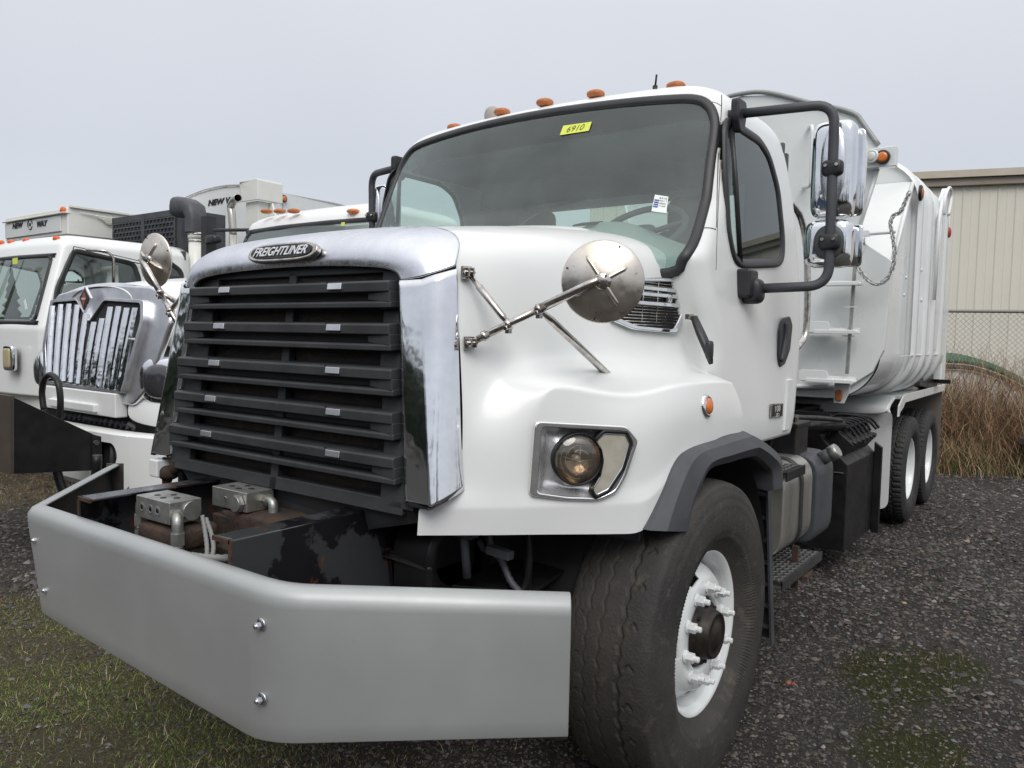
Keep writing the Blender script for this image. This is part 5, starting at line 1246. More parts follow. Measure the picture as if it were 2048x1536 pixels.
for s in (1, -1):
    wr = MB(); wr.cyl((s*.80, 0, .56), (s*.98, 0, .56), .06, 10)
    w_ = wr.build('wheel', 'flat', T)
    tyre(s*1.060, -.01, .56, .56, .285, .298, s, 'rubber', parent=w_)
    disc_wheel(s*1.160, -.01, .56, s, w_)
for yc in (5.18, 6.22):
    for s in (1, -1):
        wr = MB(); wr.cyl((s*.4, yc, .49), (s*.9, yc, .49), .08, 10); w_ = wr.build('wheel', 'flat', T)
        tyre(s*.895, yc, .49, .485, .225, .272, s, 'rubber2', parent=w_, deep=False, nth=480, lug=True)
        tyre(s*.58, yc, .49, .485, .225, .272, s, 'rubber2', parent=w_, deep=False, nth=240)
        disc_wheel(s*.995, yc, .49, s, w_, True, sc=.94)
# ---- fuel tank, battery, steps, hydraulic gear
def rrect(x, y, z, hx_, hz_, r, n=5): return roundpoly([(x+a*hx_, y, z+b*hz_) for a, b in ((-1, -1), (1, -1), (1, 1), (-1, 1))], r, n)
mb = MB(); mb.prism(rrect(.80, 1.16, .78, .29, .235, .13, 8), (0, .50, 0), True); tk = mb.build('fuel_tank', 'tank', T, bevel=.012, seg=3)
mb = MB(); a = rrect(.80, 1.42, .78, .297, .242, .135, 8); b = rrect(.80, 1.42, .78, .286, .231, .13, 8); mb.ring(a, b, (0, .045, 0), True); mb.build('tank_strap', 'seal', tk)
mb = MB(); mb.box((1.06, 1.43, .34), (1.09, 1.46, .56)); mb.box((.95, 1.40, .40), (1.15, 1.52, .42)); mb.build('strap_bracket', 'rust', tk)
mb = MB(); mb.prism(rrect(.83, 1.70, .76, .28, .25, .12, 6), (0, .32, 0), True); dt = mb.build('fluid_tank', 'plas', T, bevel=.02, seg=3)
mb = MB(); q = np.array([1.06, 1.86, .96]); d = nrm([.8, -.05, .55]); mb.tube([q, q+d*.09], .038, 14); mb.build('filler_neck', 'plas', dt)
mb = MB(); mb.tube([q+d*.085, q+d*.125, q+d*.13], [.042, .042, .034], 16); mb.build('filler_cap', 'alum', dt)
DP = M('tread_plate', (.16, .165, .165), .38, .8, (.09, .09, .09), 5, bump=.9, bs=45, bd=.006)
mb = MB(); mb.box((.80, 1.05, .455), (1.13, 1.75, .475)); mb.box((1.125, 1.05, .43), (1.133, 1.75, .478)); st_ = mb.build('cab_step', DP, T)
mb = MB()
for i in range(11):
    for j in range(24):
        x = .815+i*.029; y = 1.065+j*.0285; s = 1 if (i+j) % 2 else -1; mb.obox((x, y, .4765), (1, s, 0), (-s, 1, 0), (0, 0, 1), (.012, .0028, .0018))
mb.build('step_tread', 'alum', st_, kind='stuff')
mb = MB(); mb.box((.86, 1.08, .985), (1.12, 1.38, 1.0)); mb.box((1.115, 1.08, .955), (1.125, 1.38, 1.003)); s2_ = mb.build('cab_step', 'black', T, bevel=.002)
mb = MB()
for i in range(8):
    for j in range(10): mb.obox((.88+i*.029, 1.10+j*.029, 1.001), (1, 1 if (i+j) % 2 else -1, 0), (1, -1 if (i+j) % 2 else 1, 0), (0, 0, 1), (.011, .003, .002))
mb.build('step_tread', 'alum', s2_, kind='stuff')
mb = MB(); mb.box((.70, 1.62, 1.0), (1.0, 1.86, 1.16)); mb.box((.69, 1.61, 1.155), (1.01, 1.87, 1.185)); bt = mb.build('battery_box', 'black', T, bevel=.008)
for k in range(4):
    conduit([(.72+.05*k, 1.60, 1.05), (.74+.06*k, 1.66, 1.22+.02*(k % 2)), (.80+.04*k, 1.76, 1.24), (.9, 1.84, 1.19)], .009, 'black', T, 'cable', False)
for x, y in ((.95, 1.80), (.98, 1.68), (.90, 1.72)):
    mb = MB(); mb.hexn((x, y, 1.185), (0, 0, 1), .012, .03); mb.build('terminal', 'steelrod', bt)
for a, b, r in (((.55, 1.5, 1.14), (.90, 3.0, 1.06), .042), ((.60, 1.3, 1.12), (.75, 1.95, 1.14), .038)):
    mb = MB(); mb.tube([a, b], r, 14); mb.tube([np.array(a)*.5+np.array(b)*.5, np.array(a)*.42+np.array(b)*.58], r*1.2, 14); mb.build('hydraulic_pipe', 'black', T)
conduit([(.80, 1.3, 1.25), (.92, 1.8, 1.20), (.96, 2.3, 1.16), (.93, 2.9, 1.10)], .016, 'black', T, 'hose', False)
conduit([(.70, 1.5, 1.10), (.84, 1.9, 1.12), (.9, 2.5, 1.10)], .014, 'black', T, 'hose', False)
# dark cabinet with sloping top
mb = MB(); mb.prism([(.30, 2.9, .20), (.985, 2.9, .20), (.985, 2.9, .80), (.78, 2.9, 1.0), (.30, 2.9, 1.02)], (0, .85, 0)); cb = mb.build('hydraulic_cabinet', 'black', T, bevel=.008)
mb = MB(); mb.prism([(.985, 3.72, .18), (1.04, 3.72, .18), (1.04, 3.72, .84), (.985, 3.72, .88)], (0, .04, 0)); mb.build('cabinet_edge', 'black', cb, bevel=.004)
mb = MB(); mb.cyl((.80, 2.89, .64), (.80, 2.89, .80), .020, 10); mb.build('sight_glass', 'rust', cb)
mb = MB(); mb.box((.77, 2.888, .84), (.83, 2.902, .85)); mb.box((.90, 2.888, .74), (.96, 2.902, .745)); mb.build('cabinet_mark', 'alum', cb)
vb = np.array([.90, 3.02, .945])
for k in range(6):
    q = vb+np.array([.0, .125*k, -.0]); mb = MB(); mb.obox(q, (1, 0, -.8), (0, 1, 0), (.8, 0, 1), (.09, .045, .05)); mb.hexn(q+np.array([.08, 0, .0]), (1, 0, -.3), .02, .03); mb.hexn(q+np.array([.02, 0, .06]), (.5, 0, 1), .016, .05); mb.build('control_valve', 'black', cb, bevel=.004)
for k in range(7):
    a = rnd.uniform(0, 1); conduit([(.60+.1*a, 2.7+.12*k, 1.02), (.78, 2.9+.10*k, 1.07+.03*a), (.92, 3.05+.12*k, 1.06), (.98+.02*a, 3.1+.12*k, .98)], .010, 'black', T, 'hose', False)
mb = MB(); mb.box((-.42, 1.5, .5), (.42, 3.6, 1.25)); mb.box((-1.0, 2.4, .35), (.45, 4.2, 1.1)); mb.build('transmission', 'flat', T)
# grab rail behind the cab
gp = [at(1580, 405, 0, .97), at(1600, 432, 0, .99), at(1613, 480, 0, 1.0), at(1617, 560, 0, 1.0), at(1613, 660, 0, .99), at(1600, 688, 0, .98), at(1580, 708, 0, .96)]
gp = [np.array([p[0], p[1]*.0+1.66+(.12 if 1 < i < 5 else (-.05 if i in (0, 6) else .06)), p[2]]) for i, p in enumerate(gp)]
gp = [at(px, py, 1, g[1]) for (px, py), g in zip(((1580, 405), (1600, 432), (1611, 480), (1615, 560), (1612, 660), (1600, 688), (1580, 708)), gp)]
mb = MB(); mb.tube(cat(gp, 5), .018, 12); mb.build('grab_rail', 'steelrod', T)
# ================= refuse body
BY = 3.30
def bk(px, py, Y=BY): return at(px, py, 1, Y)
rb = [bk(*p) for p in ((1630, 212), (1681, 222), (1713, 234), (1725, 249), (1757, 294), (1757, 336), (1713, 475), (1785, 522), (1774, 640), (1767, 700), (1745, 744), (1700, 772))]
hr = [(p[0], p[2]) for p in rb]
zt0 = bk(1480, 205)[2]; zb0 = bk(1600, 774)[2]
hr = [(0, zt0+.05), (.22, zt0+.02)]+hr+[(.60, zb0), (0, zb0)]
outl = [(x, BY, z) for x, z in hr]+[(-x, BY, z) for x, z in hr[-2:0:-1]]
mb = MB(); mb.prism(outl, (0, .06, 0)); bkh = mb.build('front_bulkhead', 'white2', T, bevel=.006)
rim_ = [(x, BY-.01, z+.012) for x, z in hr[:7]]
mb = MB(); mb.tube(cat([(-x, y, z) for x, y, z in rim_[:0:-1]]+rim_, 4), .018, 8); mb.build('roof_rim', M('grey_rim', (.30, .31, .30), .5, .2), bkh)
mb = MB(); mb.tube([(-.6, BY-.02, zb0+.01), (0, BY-.02, zb0), (.6, BY-.02, zb0+.005), (.86, BY-.02, zb0+.03)], .018, 8); mb.build('lower_flange', 'white2', bkh)
def barrel(hw_, ztop, zb=1.22, rt=.42, rb_=.34, n=10, crown=.05):
    P_ = [(0, ztop+crown)]
    for i in range(n+1):
        a = math.pi/2*(1-i/n); P_.append((hw_-rt+rt*math.cos(a), ztop-rt*.9+rt*.9*math.sin(a)))
    P_.append((hw_+.0, 1.95))
    for i in range(n+1):
        a = -math.pi/2*i/n; P_.append((hw_-rb_+rb_*math.cos(a), zb+rb_+rb_*math.sin(a)))
    P_.append((0, zb)); return P_
def skin(rows_yhz, name, mat, smooth=True):
    rows = []
    for y, P_ in rows_yhz: rows.append([(x, y, z) for x, z in P_]+[(-x, y, z) for x, z in P_[-2:0:-1]])
    mb = MB(); mb.grid(rows, smooth, closeu=True); return mb.build(name, mat, T, fix=False)
C_ = at(1786, 522, 0, 1.09); D_ = at(1825, 366, 0, 1.09)
hop = skin([(BY+.03, barrel(1.075, C_[2]-.05, rt=.03, crown=0)), (C_[1]+.02, barrel(1.09, C_[2], rt=.03, crown=0)), (D_[1], barrel(1.09, D_[2], rt=.03, crown=0)), (D_[1]+.03, barrel(1.09, D_[2]+.02, rt=.03, crown=0))], 'hopper_shell', 'white2', True)
_P = barrel(1.06, C_[2]-.06, rt=.03, crown=0); mb = MB(); mb.prism([(x, BY+.045, z) for x, z in _P]+[(-x, BY+.045, z) for x, z in _P[-2:0:-1]], (0, .015, 0)); mb.build('hopper_wall', 'white2', T)
md = hop.modifiers.new('e', 'EDGE_SPLIT'); md.split_angle = math.radians(40)
RY = D_[1]+.04
arcp = [at(px, py, 1, RY) for px, py in ((1772, 318), (1785, 319), (1800, 323), (1822, 340), (1836, 362), (1843, 395))]
ztop_r = max(p[2] for p in arcp); hwr = arcp[-1][0]
skin([(RY, barrel(hwr-.02, ztop_r-.02, rt=.40)), (RY+.02, barrel(hwr, ztop_r, rt=.40)), (RY+.9, barrel(hwr, ztop_r, rt=.40)), (6.0, barrel(hwr-.02, ztop_r-.02, rt=.40))], 'body_shell', 'white2')
def ringbody(y, hw_, zt_, w_, name='body_rib', rt=.42):
    P_ = barrel(hw_, zt_, 1.20, rt, .36); rows = []
    for dy, k in ((-w_, 0), (-w_*.75, 1), (w_*.75, 1), (w_, 0)):
        q = [(x*(1 if k else .975), z if k else 2.1+(z-2.1)*.98) for x, z in P_]
        rows.append([(x, y+dy, z) for x, z in q]+[(-x, y+dy, z) for x, z in q[-2:0:-1]])
    mb = MB(); mb.grid(rows, True, closeu=True); return mb.build(name, 'white2', T, fix=False)
_P = barrel(hwr-.01, ztop_r-.01, rt=.40); mb = MB(); mb.prism([(x, RY-.002, z) for x, z in _P]+[(-x, RY-.002, z) for x, z in _P[-2:0:-1]], (0, .015, 0)); mb.build('hopper_wall', 'white2', T)
ringbody(RY+.02, hwr+.012, ztop_r+.014, .05, 'hopper_rim', .41)
for k, y in enumerate((RY+.42, RY+.82, RY+1.3)): ringbody(y, hwr+.022, ztop_r+.02, .07)
for s in (1, -1):
    f = lambda p: np.array([s*p[0], p[1], p[2]])
    mb = MB(); mb.tube([f(bk(1756, 338))+np.array([0, -.01, 0]), f(bk(1714, 474))+np.array([0, -.01, 0])], .013, 6); mb.build('edge_strip', 'white2', T)
    mb = MB(); mb.tube([f(C_), f(D_)], .016, 6); mb.build('edge_strip', 'white2', T)
# weld seam low on the barrel and rivet heads
mb = MB()
for px, py in ((1812, 555), (1808, 590), (1843, 540), (1838, 585), (1843, 600)):
    q = at(px, py, 0, hwr+.006); mb.superell(q, (.008, .014, .014), (1, 1), 8, 5)
mb.build('rivets', 'white2', T, kind='stuff')
mb = MB(); z_ = at(1790, 713, 0, hwr)[2]; mb.box((hwr-.004, BY+.3, z_), (hwr+.005, 5.9, z_+.006)); mb.build('weld_seam', 'white', T)
# tailgate
ta = [at(px, py, 0, 1.16) for px, py in ((1896, 376), (1901, 392), (1895, 470), (1873, 700), (1863, 700), (1881, 480), (1888, 400))]
mb = MB(); mb.prism(ta, (-.05, 0, 0)); tg = mb.build('tailgate_arm', 'white2', T, bevel=.006)
mb = MB(); mb.tube(cat([at(px, py, 0, 1.18) for px, py in ((1888, 430), (1890, 395), (1899, 375), (1903, 392), (1897, 430))], 4), .014, 8); mb.tube([at(1885, 395, 0, 1.18), at(1878, 440, 0, 1.18), at(1868, 600, 0, 1.18)], .014, 8); mb.build('lift_cylinder', 'white2', tg)
mb = MB(); mb.prism([at(px, py, 0, 1.15) for px, py in ((1865, 442), (1884, 440), (1876, 500), (1850, 650), (1849, 640), (1858, 500))], (-.03, 0, 0)); mb.build('tailgate_gusset', 'white', T)
mb = MB(); mb.prism([(-1.10, 6.0, 1.25), (-1.10, 6.0, 3.0), (-1.10, 6.12, 2.7), (-1.10, 6.25, 2.0), (-1.10, 6.25, 1.25)], (2.22, 0, 0)); mb.build('tailgate', 'white2', T, bevel=.02)
mb = MB(); mb.superell(at(1898, 465, 0, 1.17), (.02, .05, .05), (1, 1), 12, 8); mb.build('red_lamp', M('red_lens', (.4, .03, .02), .4), tg)
c = bk(1766, 315, BY-.06); mb = MB(); mb.obox(c+np.array([-.02, .02, 0]), (1, 0, 0), (0, 1, 0), (0, 0, 1), (.105, .04, .068)); lb = mb.build('lamp_box', 'white2', T, bevel=.006)
roundlight(bk(1765, 314, BY-.10), (0, -1, 0), .036, lb, ('seal', 'amber'), 'amber_lamp')
roundlight(bk(1744, 313, BY-.10), (-.35, -1, 0), .034, lb, ('white2', 'cream'), 'side_lamp')
roundlight(at(1842, 386, 0, hwr+.01), (1, 0, 0), .045, T, ('black', 'amber2'), 'clearance_lamp')
LY = BY-.10
def lx(px, py): return bk(px, py, LY)
mb = MB(); r0, r1 = lx(1711, 519), lx(1694, 748); mb.obox((r0+r1)/2, r1-r0, (1, 0, 0), (0, 1, 0), (np.linalg.norm(r1-r0)/2, .011, .013)); lad = mb.build('ladder_rail', 'alum', T, bevel=.003)
for z in (614, 672):
    q = lx(1702 if z < 650 else 1698, z); mb = MB(); mb.box(q-np.array([.04, .02, .004]), q+np.array([.035, .02, .004])); mb.build('rail_clip', 'white2', lad)
for (a, b) in (((1655, 562), (1726, 566)), ((1638, 658), (1719, 662)), ((1622, 753), (1712, 760))):
    p, q = lx(*a), lx(*b); p[2] = q[2]
    mb = MB(); mb.box((p[0], LY-.14, p[2]-.018), (q[0], LY+.01, p[2]-.010)); mb.box((p[0], LY-.145, p[2]-.022), (q[0], LY-.138, p[2]+.002)); mb.box((p[0], LY+.01, p[2]-.018), (q[0], LY+.02, p[2]+.02)); r_ = mb.build('ladder_step', 'white2', T, bevel=.002)
    mb = MB()
    for k in range(16):
        x = p[0]+(q[0]-p[0])*(k+.5)/16
        for yy in (LY-.12, LY-.05): mb.tube([(x, yy, p[2]-.012), (x, yy, p[2]+.006)], [.010, .006], 6)
    mb.build('grip_teeth', 'white2', r_, kind='stuff')
for a in ((1597, 751), (1600, 655)):
    p = bk(*a, LY-.14); mb = MB(); mb.prism(roundpoly([p+np.array(v) for v in ((0, 0, -.04), (.20, 0, -.04), (.20, 0, .045), (0, 0, .045))], .03), (0, .01, 0)); mb.box(p+np.array([.0, 0, -.04]), p+np.array([.18, .22, -.032])); mb.build('step_bracket', 'white2', T, bevel=.002)
hdl = lambda pts, nm='grab_handle', r=.014, mt='white2': MB().tube(rpath([bk(px, py, BY+y) for px, py, y in pts], .05, 4), r, 8).build(nm, mt, T)
hdl([(1712, 281, -.01), (1729, 276, -.14), (1732, 300, -.14), (1726, 390, -.14), (1712, 392, -.01)])
hdl([(1617, 257, -.01), (1625, 250, -.16), (1622, 372, -.16), (1607, 376, -.01)])
mb = MB(); mb.tube([bk(1726, 468, BY-.04), at(1790, 463, 1, BY+.1)], .016, 8); mb.obox(bk(1720, 468, BY-.06), (1, 0, 0), (0, 1, 0), (0, 0, 1), (.06, .03, .02)); mb.build('latch_rod', 'white2', T, bevel=.003)
def chain(pts, n, link=(.022, .012, .0040)):
    P_ = cat(pts, 24); L = [0]
    for i in range(1, len(P_)): L.append(L[-1]+np.linalg.norm(P_[i]-P_[i-1]))
    ch = None
    for k in range(n):
        s = L[-1]*(k+.5)/n; i = min(np.searchsorted(L, s), len(P_)-1); p = P_[i]; t = nrm(P_[i]-P_[i-1])
        u = nrm(np.cross(t, (.3, 1, .2))); v = np.cross(t, u); u = u if k % 2 else v
        mb = MB(); mb.tube([p+t*link[0]*math.copysign(abs(math.cos(a))**.8, math.cos(a))+u*link[1]*math.sin(a) for a in [2*math.pi*j/10 for j in range(10)]], link[2], 5, closed=True)
        o = mb.build('chain_link', 'alum' if k % 3 else 'white2', ch or T)
        if ch is None: ch = o
ch = lambda px, py, y=BY-.15: bk(px, py, y)
chain([ch(1728, 478), ch(1722, 505), ch(1714, 528), ch(1728, 552), ch(1752, 568), ch(1775, 556), ch(1787, 528), ch(1789, 500), ch(1784, 465), ch(1781, 446), ch(1788, 430), ch(1800, 424), ch(1811, 402), ch(1818, 386)], 60)
c = bk(1678, 790, BY-.1); mb = MB(); mb.prism([c+np.array(v) for v in ((-.035, 0, -.06), (.035, 0, -.06), (.07, 0, .03), (.07, 0, .09), (-.035, 0, .09))], (0, .02, 0)); lb = mb.build('lamp_bracket', 'white2', T, bevel=.003)
mb = MB(); mb.superell(c+np.array([0, -.012, -.002]), (.024, .014, .040), (.5, .5), 14, 8); mb.build('lamp', 'amber2', lb)
mb = MB(); mb.box((-.48, 2.6, .95), (.48, 6.4, 1.06)); mb.box((-.8, BY+.4, 1.19), (.6, 6.0, 1.225)); mb.build('body_floor', 'flat', T)
a_, b_ = bk(1570, 830, 2.9), bk(1660, 835, 2.9); mb = MB(); mb.box((a_[0], 2.9, b_[2]-.12), (b_[0], 2.93, b_[2]+.03)); mb.build('crossbar', 'black', T)
# tandem mudguard
FY = 4.42; X_ = 1.045
zm = at(1808, 792, 1, FY)[2]; zl_ = at(1795, 834, 1, FY-.2)[2]
mb = MB(); mb.box((.30, FY+.02, zm-.03), (X_, 6.75, zm)); mb.build('mudguard_top', 'white2', T, bevel=.003)
mb = MB(); mb.grid([[(.05, FY+.06, zm), (X_, FY+.06, zm)], [(.05, FY-.02, zm-.02), (X_, FY-.02, zm-.02)], [(.05, FY-.18, zl_+.09), (X_-.01, FY-.18, zl_+.09)], [(.05, FY-.21, zl_+.06), (X_-.012, FY-.21, zl_+.06)], [(.05, FY-.21, zl_), (X_-.012, FY-.21, zl_)]], True); mb.build('mudguard_front', 'white2', T, solid=.012, subsurf=2, fix=False)
mb = MB(); mb.prism([(X_, FY-.20, zl_), (X_, FY-.19, zl_+.09), (X_, FY-.01, zm+.0), (X_, FY+.06, zm+.012), (X_, 6.78, zm+.012), (X_, 6.78, zm-.06), (X_, FY+.08, zm-.06), (X_, FY+.0, zm-.10), (X_, FY-.13, zl_+.03), (X_, FY-.15, zl_)], (.012, 0, 0)); mb.build('mudguard_edge', 'white2', T, bevel=.004)
fp_ = [at(px, py, 1, FY-.08) for px, py in ((1728, 830), (1788, 834), (1775, 1020), (1735, 1030))]
x0_, x1_, zb_ = fp_[0][0], fp_[2][0], fp_[2][2]
mb = MB(); mb.prism(roundpoly([(x0_-.1, FY-.08, zl_+.05), (x1_, FY-.08, zl_+.05), (x1_, FY-.08, zb_), (x0_-.1, FY-.08, zb_)], .08, 5), (0, .012, 0)); mf = mb.build('mud_flap', 'white2', T)
mb = MB(); mb.cyl((x1_-.17, FY-.083, zb_+.09), (x1_-.17, FY-.07, zb_+.09), .012, 10); mb.build('flap_hole', 'ink', mf)
mb = MB(); mb.superell((X_-.06, FY-.222, zl_+.04), (.016, .008, .016), (1, 1), 10, 6); mb.build('rivet', 'white2', T)
mb = MB(); mb.prism(roundpoly([(.45, 6.80, zm), (1.03, 6.80, zm), (1.03, 6.80, .30), (.45, 6.80, .30)], .06), (0, .015, 0)); mb.build('mud_flap', M('old_flap', (.11, .095, .08), .7, 0, (.16, .14, .12), 3), T)
mb = MB(); mb.prism([at(px, py, 0, 1.05) for px, py in ((1838, 762), (1852, 735), (1866, 735), (1876, 775), (1868, 780), (1840, 770))], (-.1, 0, 0)); mb.box((1.0, 6.0, zm+.05), (1.2, 6.03, zm+.09)); mb.build('tailgate_hinge', 'black', T)
mb = MB(); mb.box((-X_, FY, zm-.03), (-.30, 6.75, zm)); mb.build('mudguard_top', 'white2', T)
set_org((0, 0, 0))
# ================================================================== SECOND TRUCK (bright upright grille)
CX, GY = -3.60, .03
T2 = thing('work_truck', 'white bonneted truck with a tall bright barred grille and diamond emblem beside the large truck', 'truck', (CX, 2.0, 0))
def g2(px, py, y=GY): return at(px, py, 1, y)
gl, gr, gtl, gtr = g2(97, 760, .08), g2(250, 786, .08), g2(107, 604, .2), g2(288, 607, .2)
cx2 = (gl[0]+gr[0])/2
def gpt(px, py, dy=0.0):
    """on the raked grille plane"""
    p0 = np.array([cx2, .08, 1.18]); nn = nrm([0, -1, .17]); d = _R*(px-1024)/FPX-_U*(py-768)/FPX+_fw
    t = (nn@(p0-CP))/(nn@d); return CP+d*t+np.array([0, dy, 0])
op = roundpoly([gpt(*p) for p in ((112, 604), (160, 600), (185, 645), (215, 600), (290, 605), (290, 640), (250, 782), (100, 762), (97, 690))], .03, 4)
oc = gpt(190, 690)
outr = [np.array(p) for p in op]
def grow(pts, k, off=(0, 0, 0)): return [oc+(p-oc)*k+np.array(off) for p in pts]
mb = MB(); mb.ring(grow(op, 1.05, (0, -.03, 0)), grow(op, .985, (0, -.03, 0)), (0, .06, 0), True); gs = mb.build('grille_surround', 'chrome2', T2, bevel=.008, seg=3)
shell_o = roundpoly([gpt(*p) for p in ((100, 610), (112, 588), (150, 577), (230, 568), (300, 572), (330, 590), (338, 640), (290, 780), (262, 812), (170, 800), (85, 780), (80, 700))], .04, 4)
mb = MB(); mb.prism([p+np.array([0, .01, 0]) for p in shell_o], (0, .05, 0)); mb.build('grille_shell', 'chrome2', T2, bevel=.02, seg=4)
mb = MB(); mb.prism([p+np.array([0, -.006, 0]) for p in grow(op, .99)], (0, .012, 0)); mb.build('grille_backing', 'flat', T2)
tops = (606, 603, 602, 604, 617, 632, 625, 608, 607, 610, 610)
for k in range(11):
    t = k/10; xt = 113+t*165; xb = 104+t*142; yt = tops[k]+6; yb = 757+t*24
    if xt > 150 and k in (4, 5, 6): yt += 6
    a, b = gpt(xt, yt), gpt(xb, yb); L_ = b-a; w_ = .027
    mb = MB(); rows = []
    for i in range(7):
        s = i/6; p = a+L_*s; bow = -.004*math.sin(math.pi*s)-.028
        rows.append([p+np.array([-w_, bow+.02, 0]), p+np.array([-w_*.9, bow, 0]), p+np.array([-w_*.25, bow-.012, 0]), p+np.array([w_*.4, bow-.008, 0]), p+np.array([w_*.9, bow+.006, 0]), p+np.array([w_, bow+.03, 0])])
    mb.grid(rows, False); mb.build('grille_bar', 'chrome', T2, solid=.004, fix=False)
em = [gpt(*p, -.045) for p in ((187, 573), (199, 597), (185, 627), (175, 597))]; ec = sum(em)/4
mb = MB(); mb.prism(em, (0, -.018, 0)); e_ = mb.build('emblem', 'chrome', T2, bevel=.003)
mb = MB(); mb.prism([ec+(p-ec)*.80+np.array([0, -.019, 0]) for p in em], (0, -.003, 0)); mb.build('emblem_field', 'ink', e_)
mb = MB(); mb.prism([ec+(p-ec)*.55+np.array([0, -.022, 0]) for p in (em[0], em[1]*.62+ec*.38, em[2], em[3]*.62+ec*.38)], (0, -.003, 0)); mb.build('emblem_mark', M('dark_red_enamel', (.30, .05, .03), .35), e_)
mb = MB(); mb.obox(ec+np.array([0, -.027, .0]), (1, 0, 0), (0, 1, 0), (0, 0, 1), (.028, .002, .008)); mb.build('emblem_mark', 'letter', e_)
# hood: lofted white shell from the shell outline back to the cowl
hc = cx2
def hsec(y, wt, wb, zt, zb): return [(hc-wb, y, zb), (hc-wb-.0, y, (zb+zt)/2), (hc-wt, y, zt-.14), (hc-wt*.80, y, zt-.035), (hc-wt*.4, y, zt), (hc, y, zt+.008), (hc+wt*.4, y, zt), (hc+wt*.80, y, zt-.035), (hc+wt, y, zt-.14), (hc+wb, y, (zb+zt)/2), (hc+wb, y, zb)]
mb = MB(); mb.grid([hsec(.20, .52, .60, 1.93, 1.25), hsec(.5, .60, .66, 1.99, 1.25), hsec(1.0, .68, .74, 2.06, 1.25), hsec(1.75, .78, .84, 2.13, 1.25)]); mb.build('hood', 'white', T2, subsurf=2, fix=False)
mb = MB(); mb.grid([[gpt(112, 588)+np.array([0, .02, 0]), gpt(150, 577)+np.array([0, .02, 0]), gpt(230, 567)+np.array([0, .02, 0]), gpt(300, 571)+np.array([0, .02, 0]), gpt(335, 600)+np.array([0, .02, 0])],
    [(hc-.56, .22, 1.90), (hc-.42, .26, 1.955), (hc, .28, 1.975), (hc+.42, .26, 1.95), (hc+.58, .22, 1.86)]]); mb.build('hood_nose', 'chrome2', T2, subsurf=2, fix=False)
# fenders with headlamp pods
for s in (1, -1):
    f = lambda x, y, z: (hc+s*x, y, z)
    mb = MB(); mb.grid([[f(.64, .34, 1.55), f(.82, .36, 1.50), f(1.02, .42, 1.42), f(1.14, .6, 1.40)], [f(.64, .22, 1.30), f(.87, .20, 1.28), f(1.08, .30, 1.24), f(1.20, .55, 1.22)], [f(.58, .10, 1.12), f(.86, .10, 1.10), f(1.12, .24, 1.06), f(1.22, .55, 1.04)], [f(.56, .10, .98), f(.86, .10, .96), f(1.12, .25, .93), f(1.22, .55, .95)]]); mb.build('fender', 'white', T2, subsurf=2, fix=False, solid=.01)
    mb = MB(); mb.grid([[f(.60, .10, 1.55), f(1.14, .6, 1.41)], [f(.60, 1.2, 1.62), f(1.14, 1.2, 1.50)]]); mb.build('fender_top', 'white', T2, solid=.01)
    c = np.array([hc+s*.92, .20, 1.27]); mb = MB(); mb.superell(c, (.20, .07, .17), (.7, .7), 28, 14, ((s*1, .35, 0), (0, 1, 0), (0, 0, 1))); mb.build('headlamp', 'chrome', T2)
    mb = MB(); mb.superell(c+np.array([0, -.045, 0]), (.13, .05, .12), (.8, .8), 24, 12, ((s*1, .35, 0), (0, 1, 0), (0, 0, 1))); mb.build('lens', 'darklamp', T2)
mb = MB(); mb.box((hc-.55, .03, 1.00), (hc+.55, .12, 1.17)); mb.box((hc-.42, .00, 1.02), (hc+.30, .04, 1.08)); mb.build('front_panel', 'white', T2, bevel=.01)
mb = MB()
for k in range(14): 
    x = hc-.5+k*.08; mb.tube([(x, .12, .95), (x+.05*rnd.random(), .16, .93), (x+.04, .14, .90)], .02, 6)
mb.build('air_lines', 'plas', T2, kind='stuff')
mb = MB(); mb.box((hc-.9, .16, .55), (hc+.9, .5, 1.0)); mb.box((hc-.45, .2, .5), (hc+.45, 1.8, 1.5)); mb.build('engine_bay', 'flat', T2)
# bumper with an opening for the tow hook
bz0, bz1 = .50, .885
hole = roundpoly([(hc+.36, .0, .63), (hc+.58, .0, .63), (hc+.64, .0, .75), (hc+.59, .0, .83), (hc+.38, .0, .83)], .04, 3)
n = len(hole); outb = []
for p in hole:
    a = math.atan2(p[2]-.70, p[0]-(hc+.49)); k = min((.26)/abs(math.cos(a)+1e-9), .19/abs(math.sin(a)+1e-9)); outb.append(np.array([hc+.49+math.cos(a)*k, 0, .70+math.sin(a)*k]))
def by_(x): return -.02+.22*max(0, (abs(x-hc)-.55))**1.5+.05*((x-hc)/1.2)**2
mb = MB(); q = [np.array([p[0], by_(p[0]), p[2]]) for p in outb]; h2 = [np.array([p[0], by_(p[0]), p[2]]) for p in hole]; mb.ring(q, h2, (0, .02, 0))
xs_ = list(np.linspace(hc-1.22, hc+.235, 14)); mb.grid([[(x, by_(x), z) for x in xs_] for z in (.52, .60, .80, .89)])
xs_ = list(np.linspace(hc+.75, hc+1.22, 8)); mb.grid([[(x, by_(x), z) for x in xs_] for z in (.52, .60, .80, .89)])
xs_ = list(np.linspace(hc-1.22, hc+1.22, 30)); mb.grid([[(x, by_(x), .885) for x in xs_], [(x, by_(x)+.02, .905) for x in xs_], [(x, by_(x)+.09, .91) for x in xs_]])
mb.grid([[(x, by_(x)+.001, .522) for x in xs_], [(x, by_(x)+.03, .48) for x in xs_]])
bm2 = mb.build('bumper', 'white', T2, fix=False)
mb = MB(); mb.box((hc+.30, .05, .57), (hc+.70, .08, .84)); mb.build('hook_recess', 'flat', bm2)
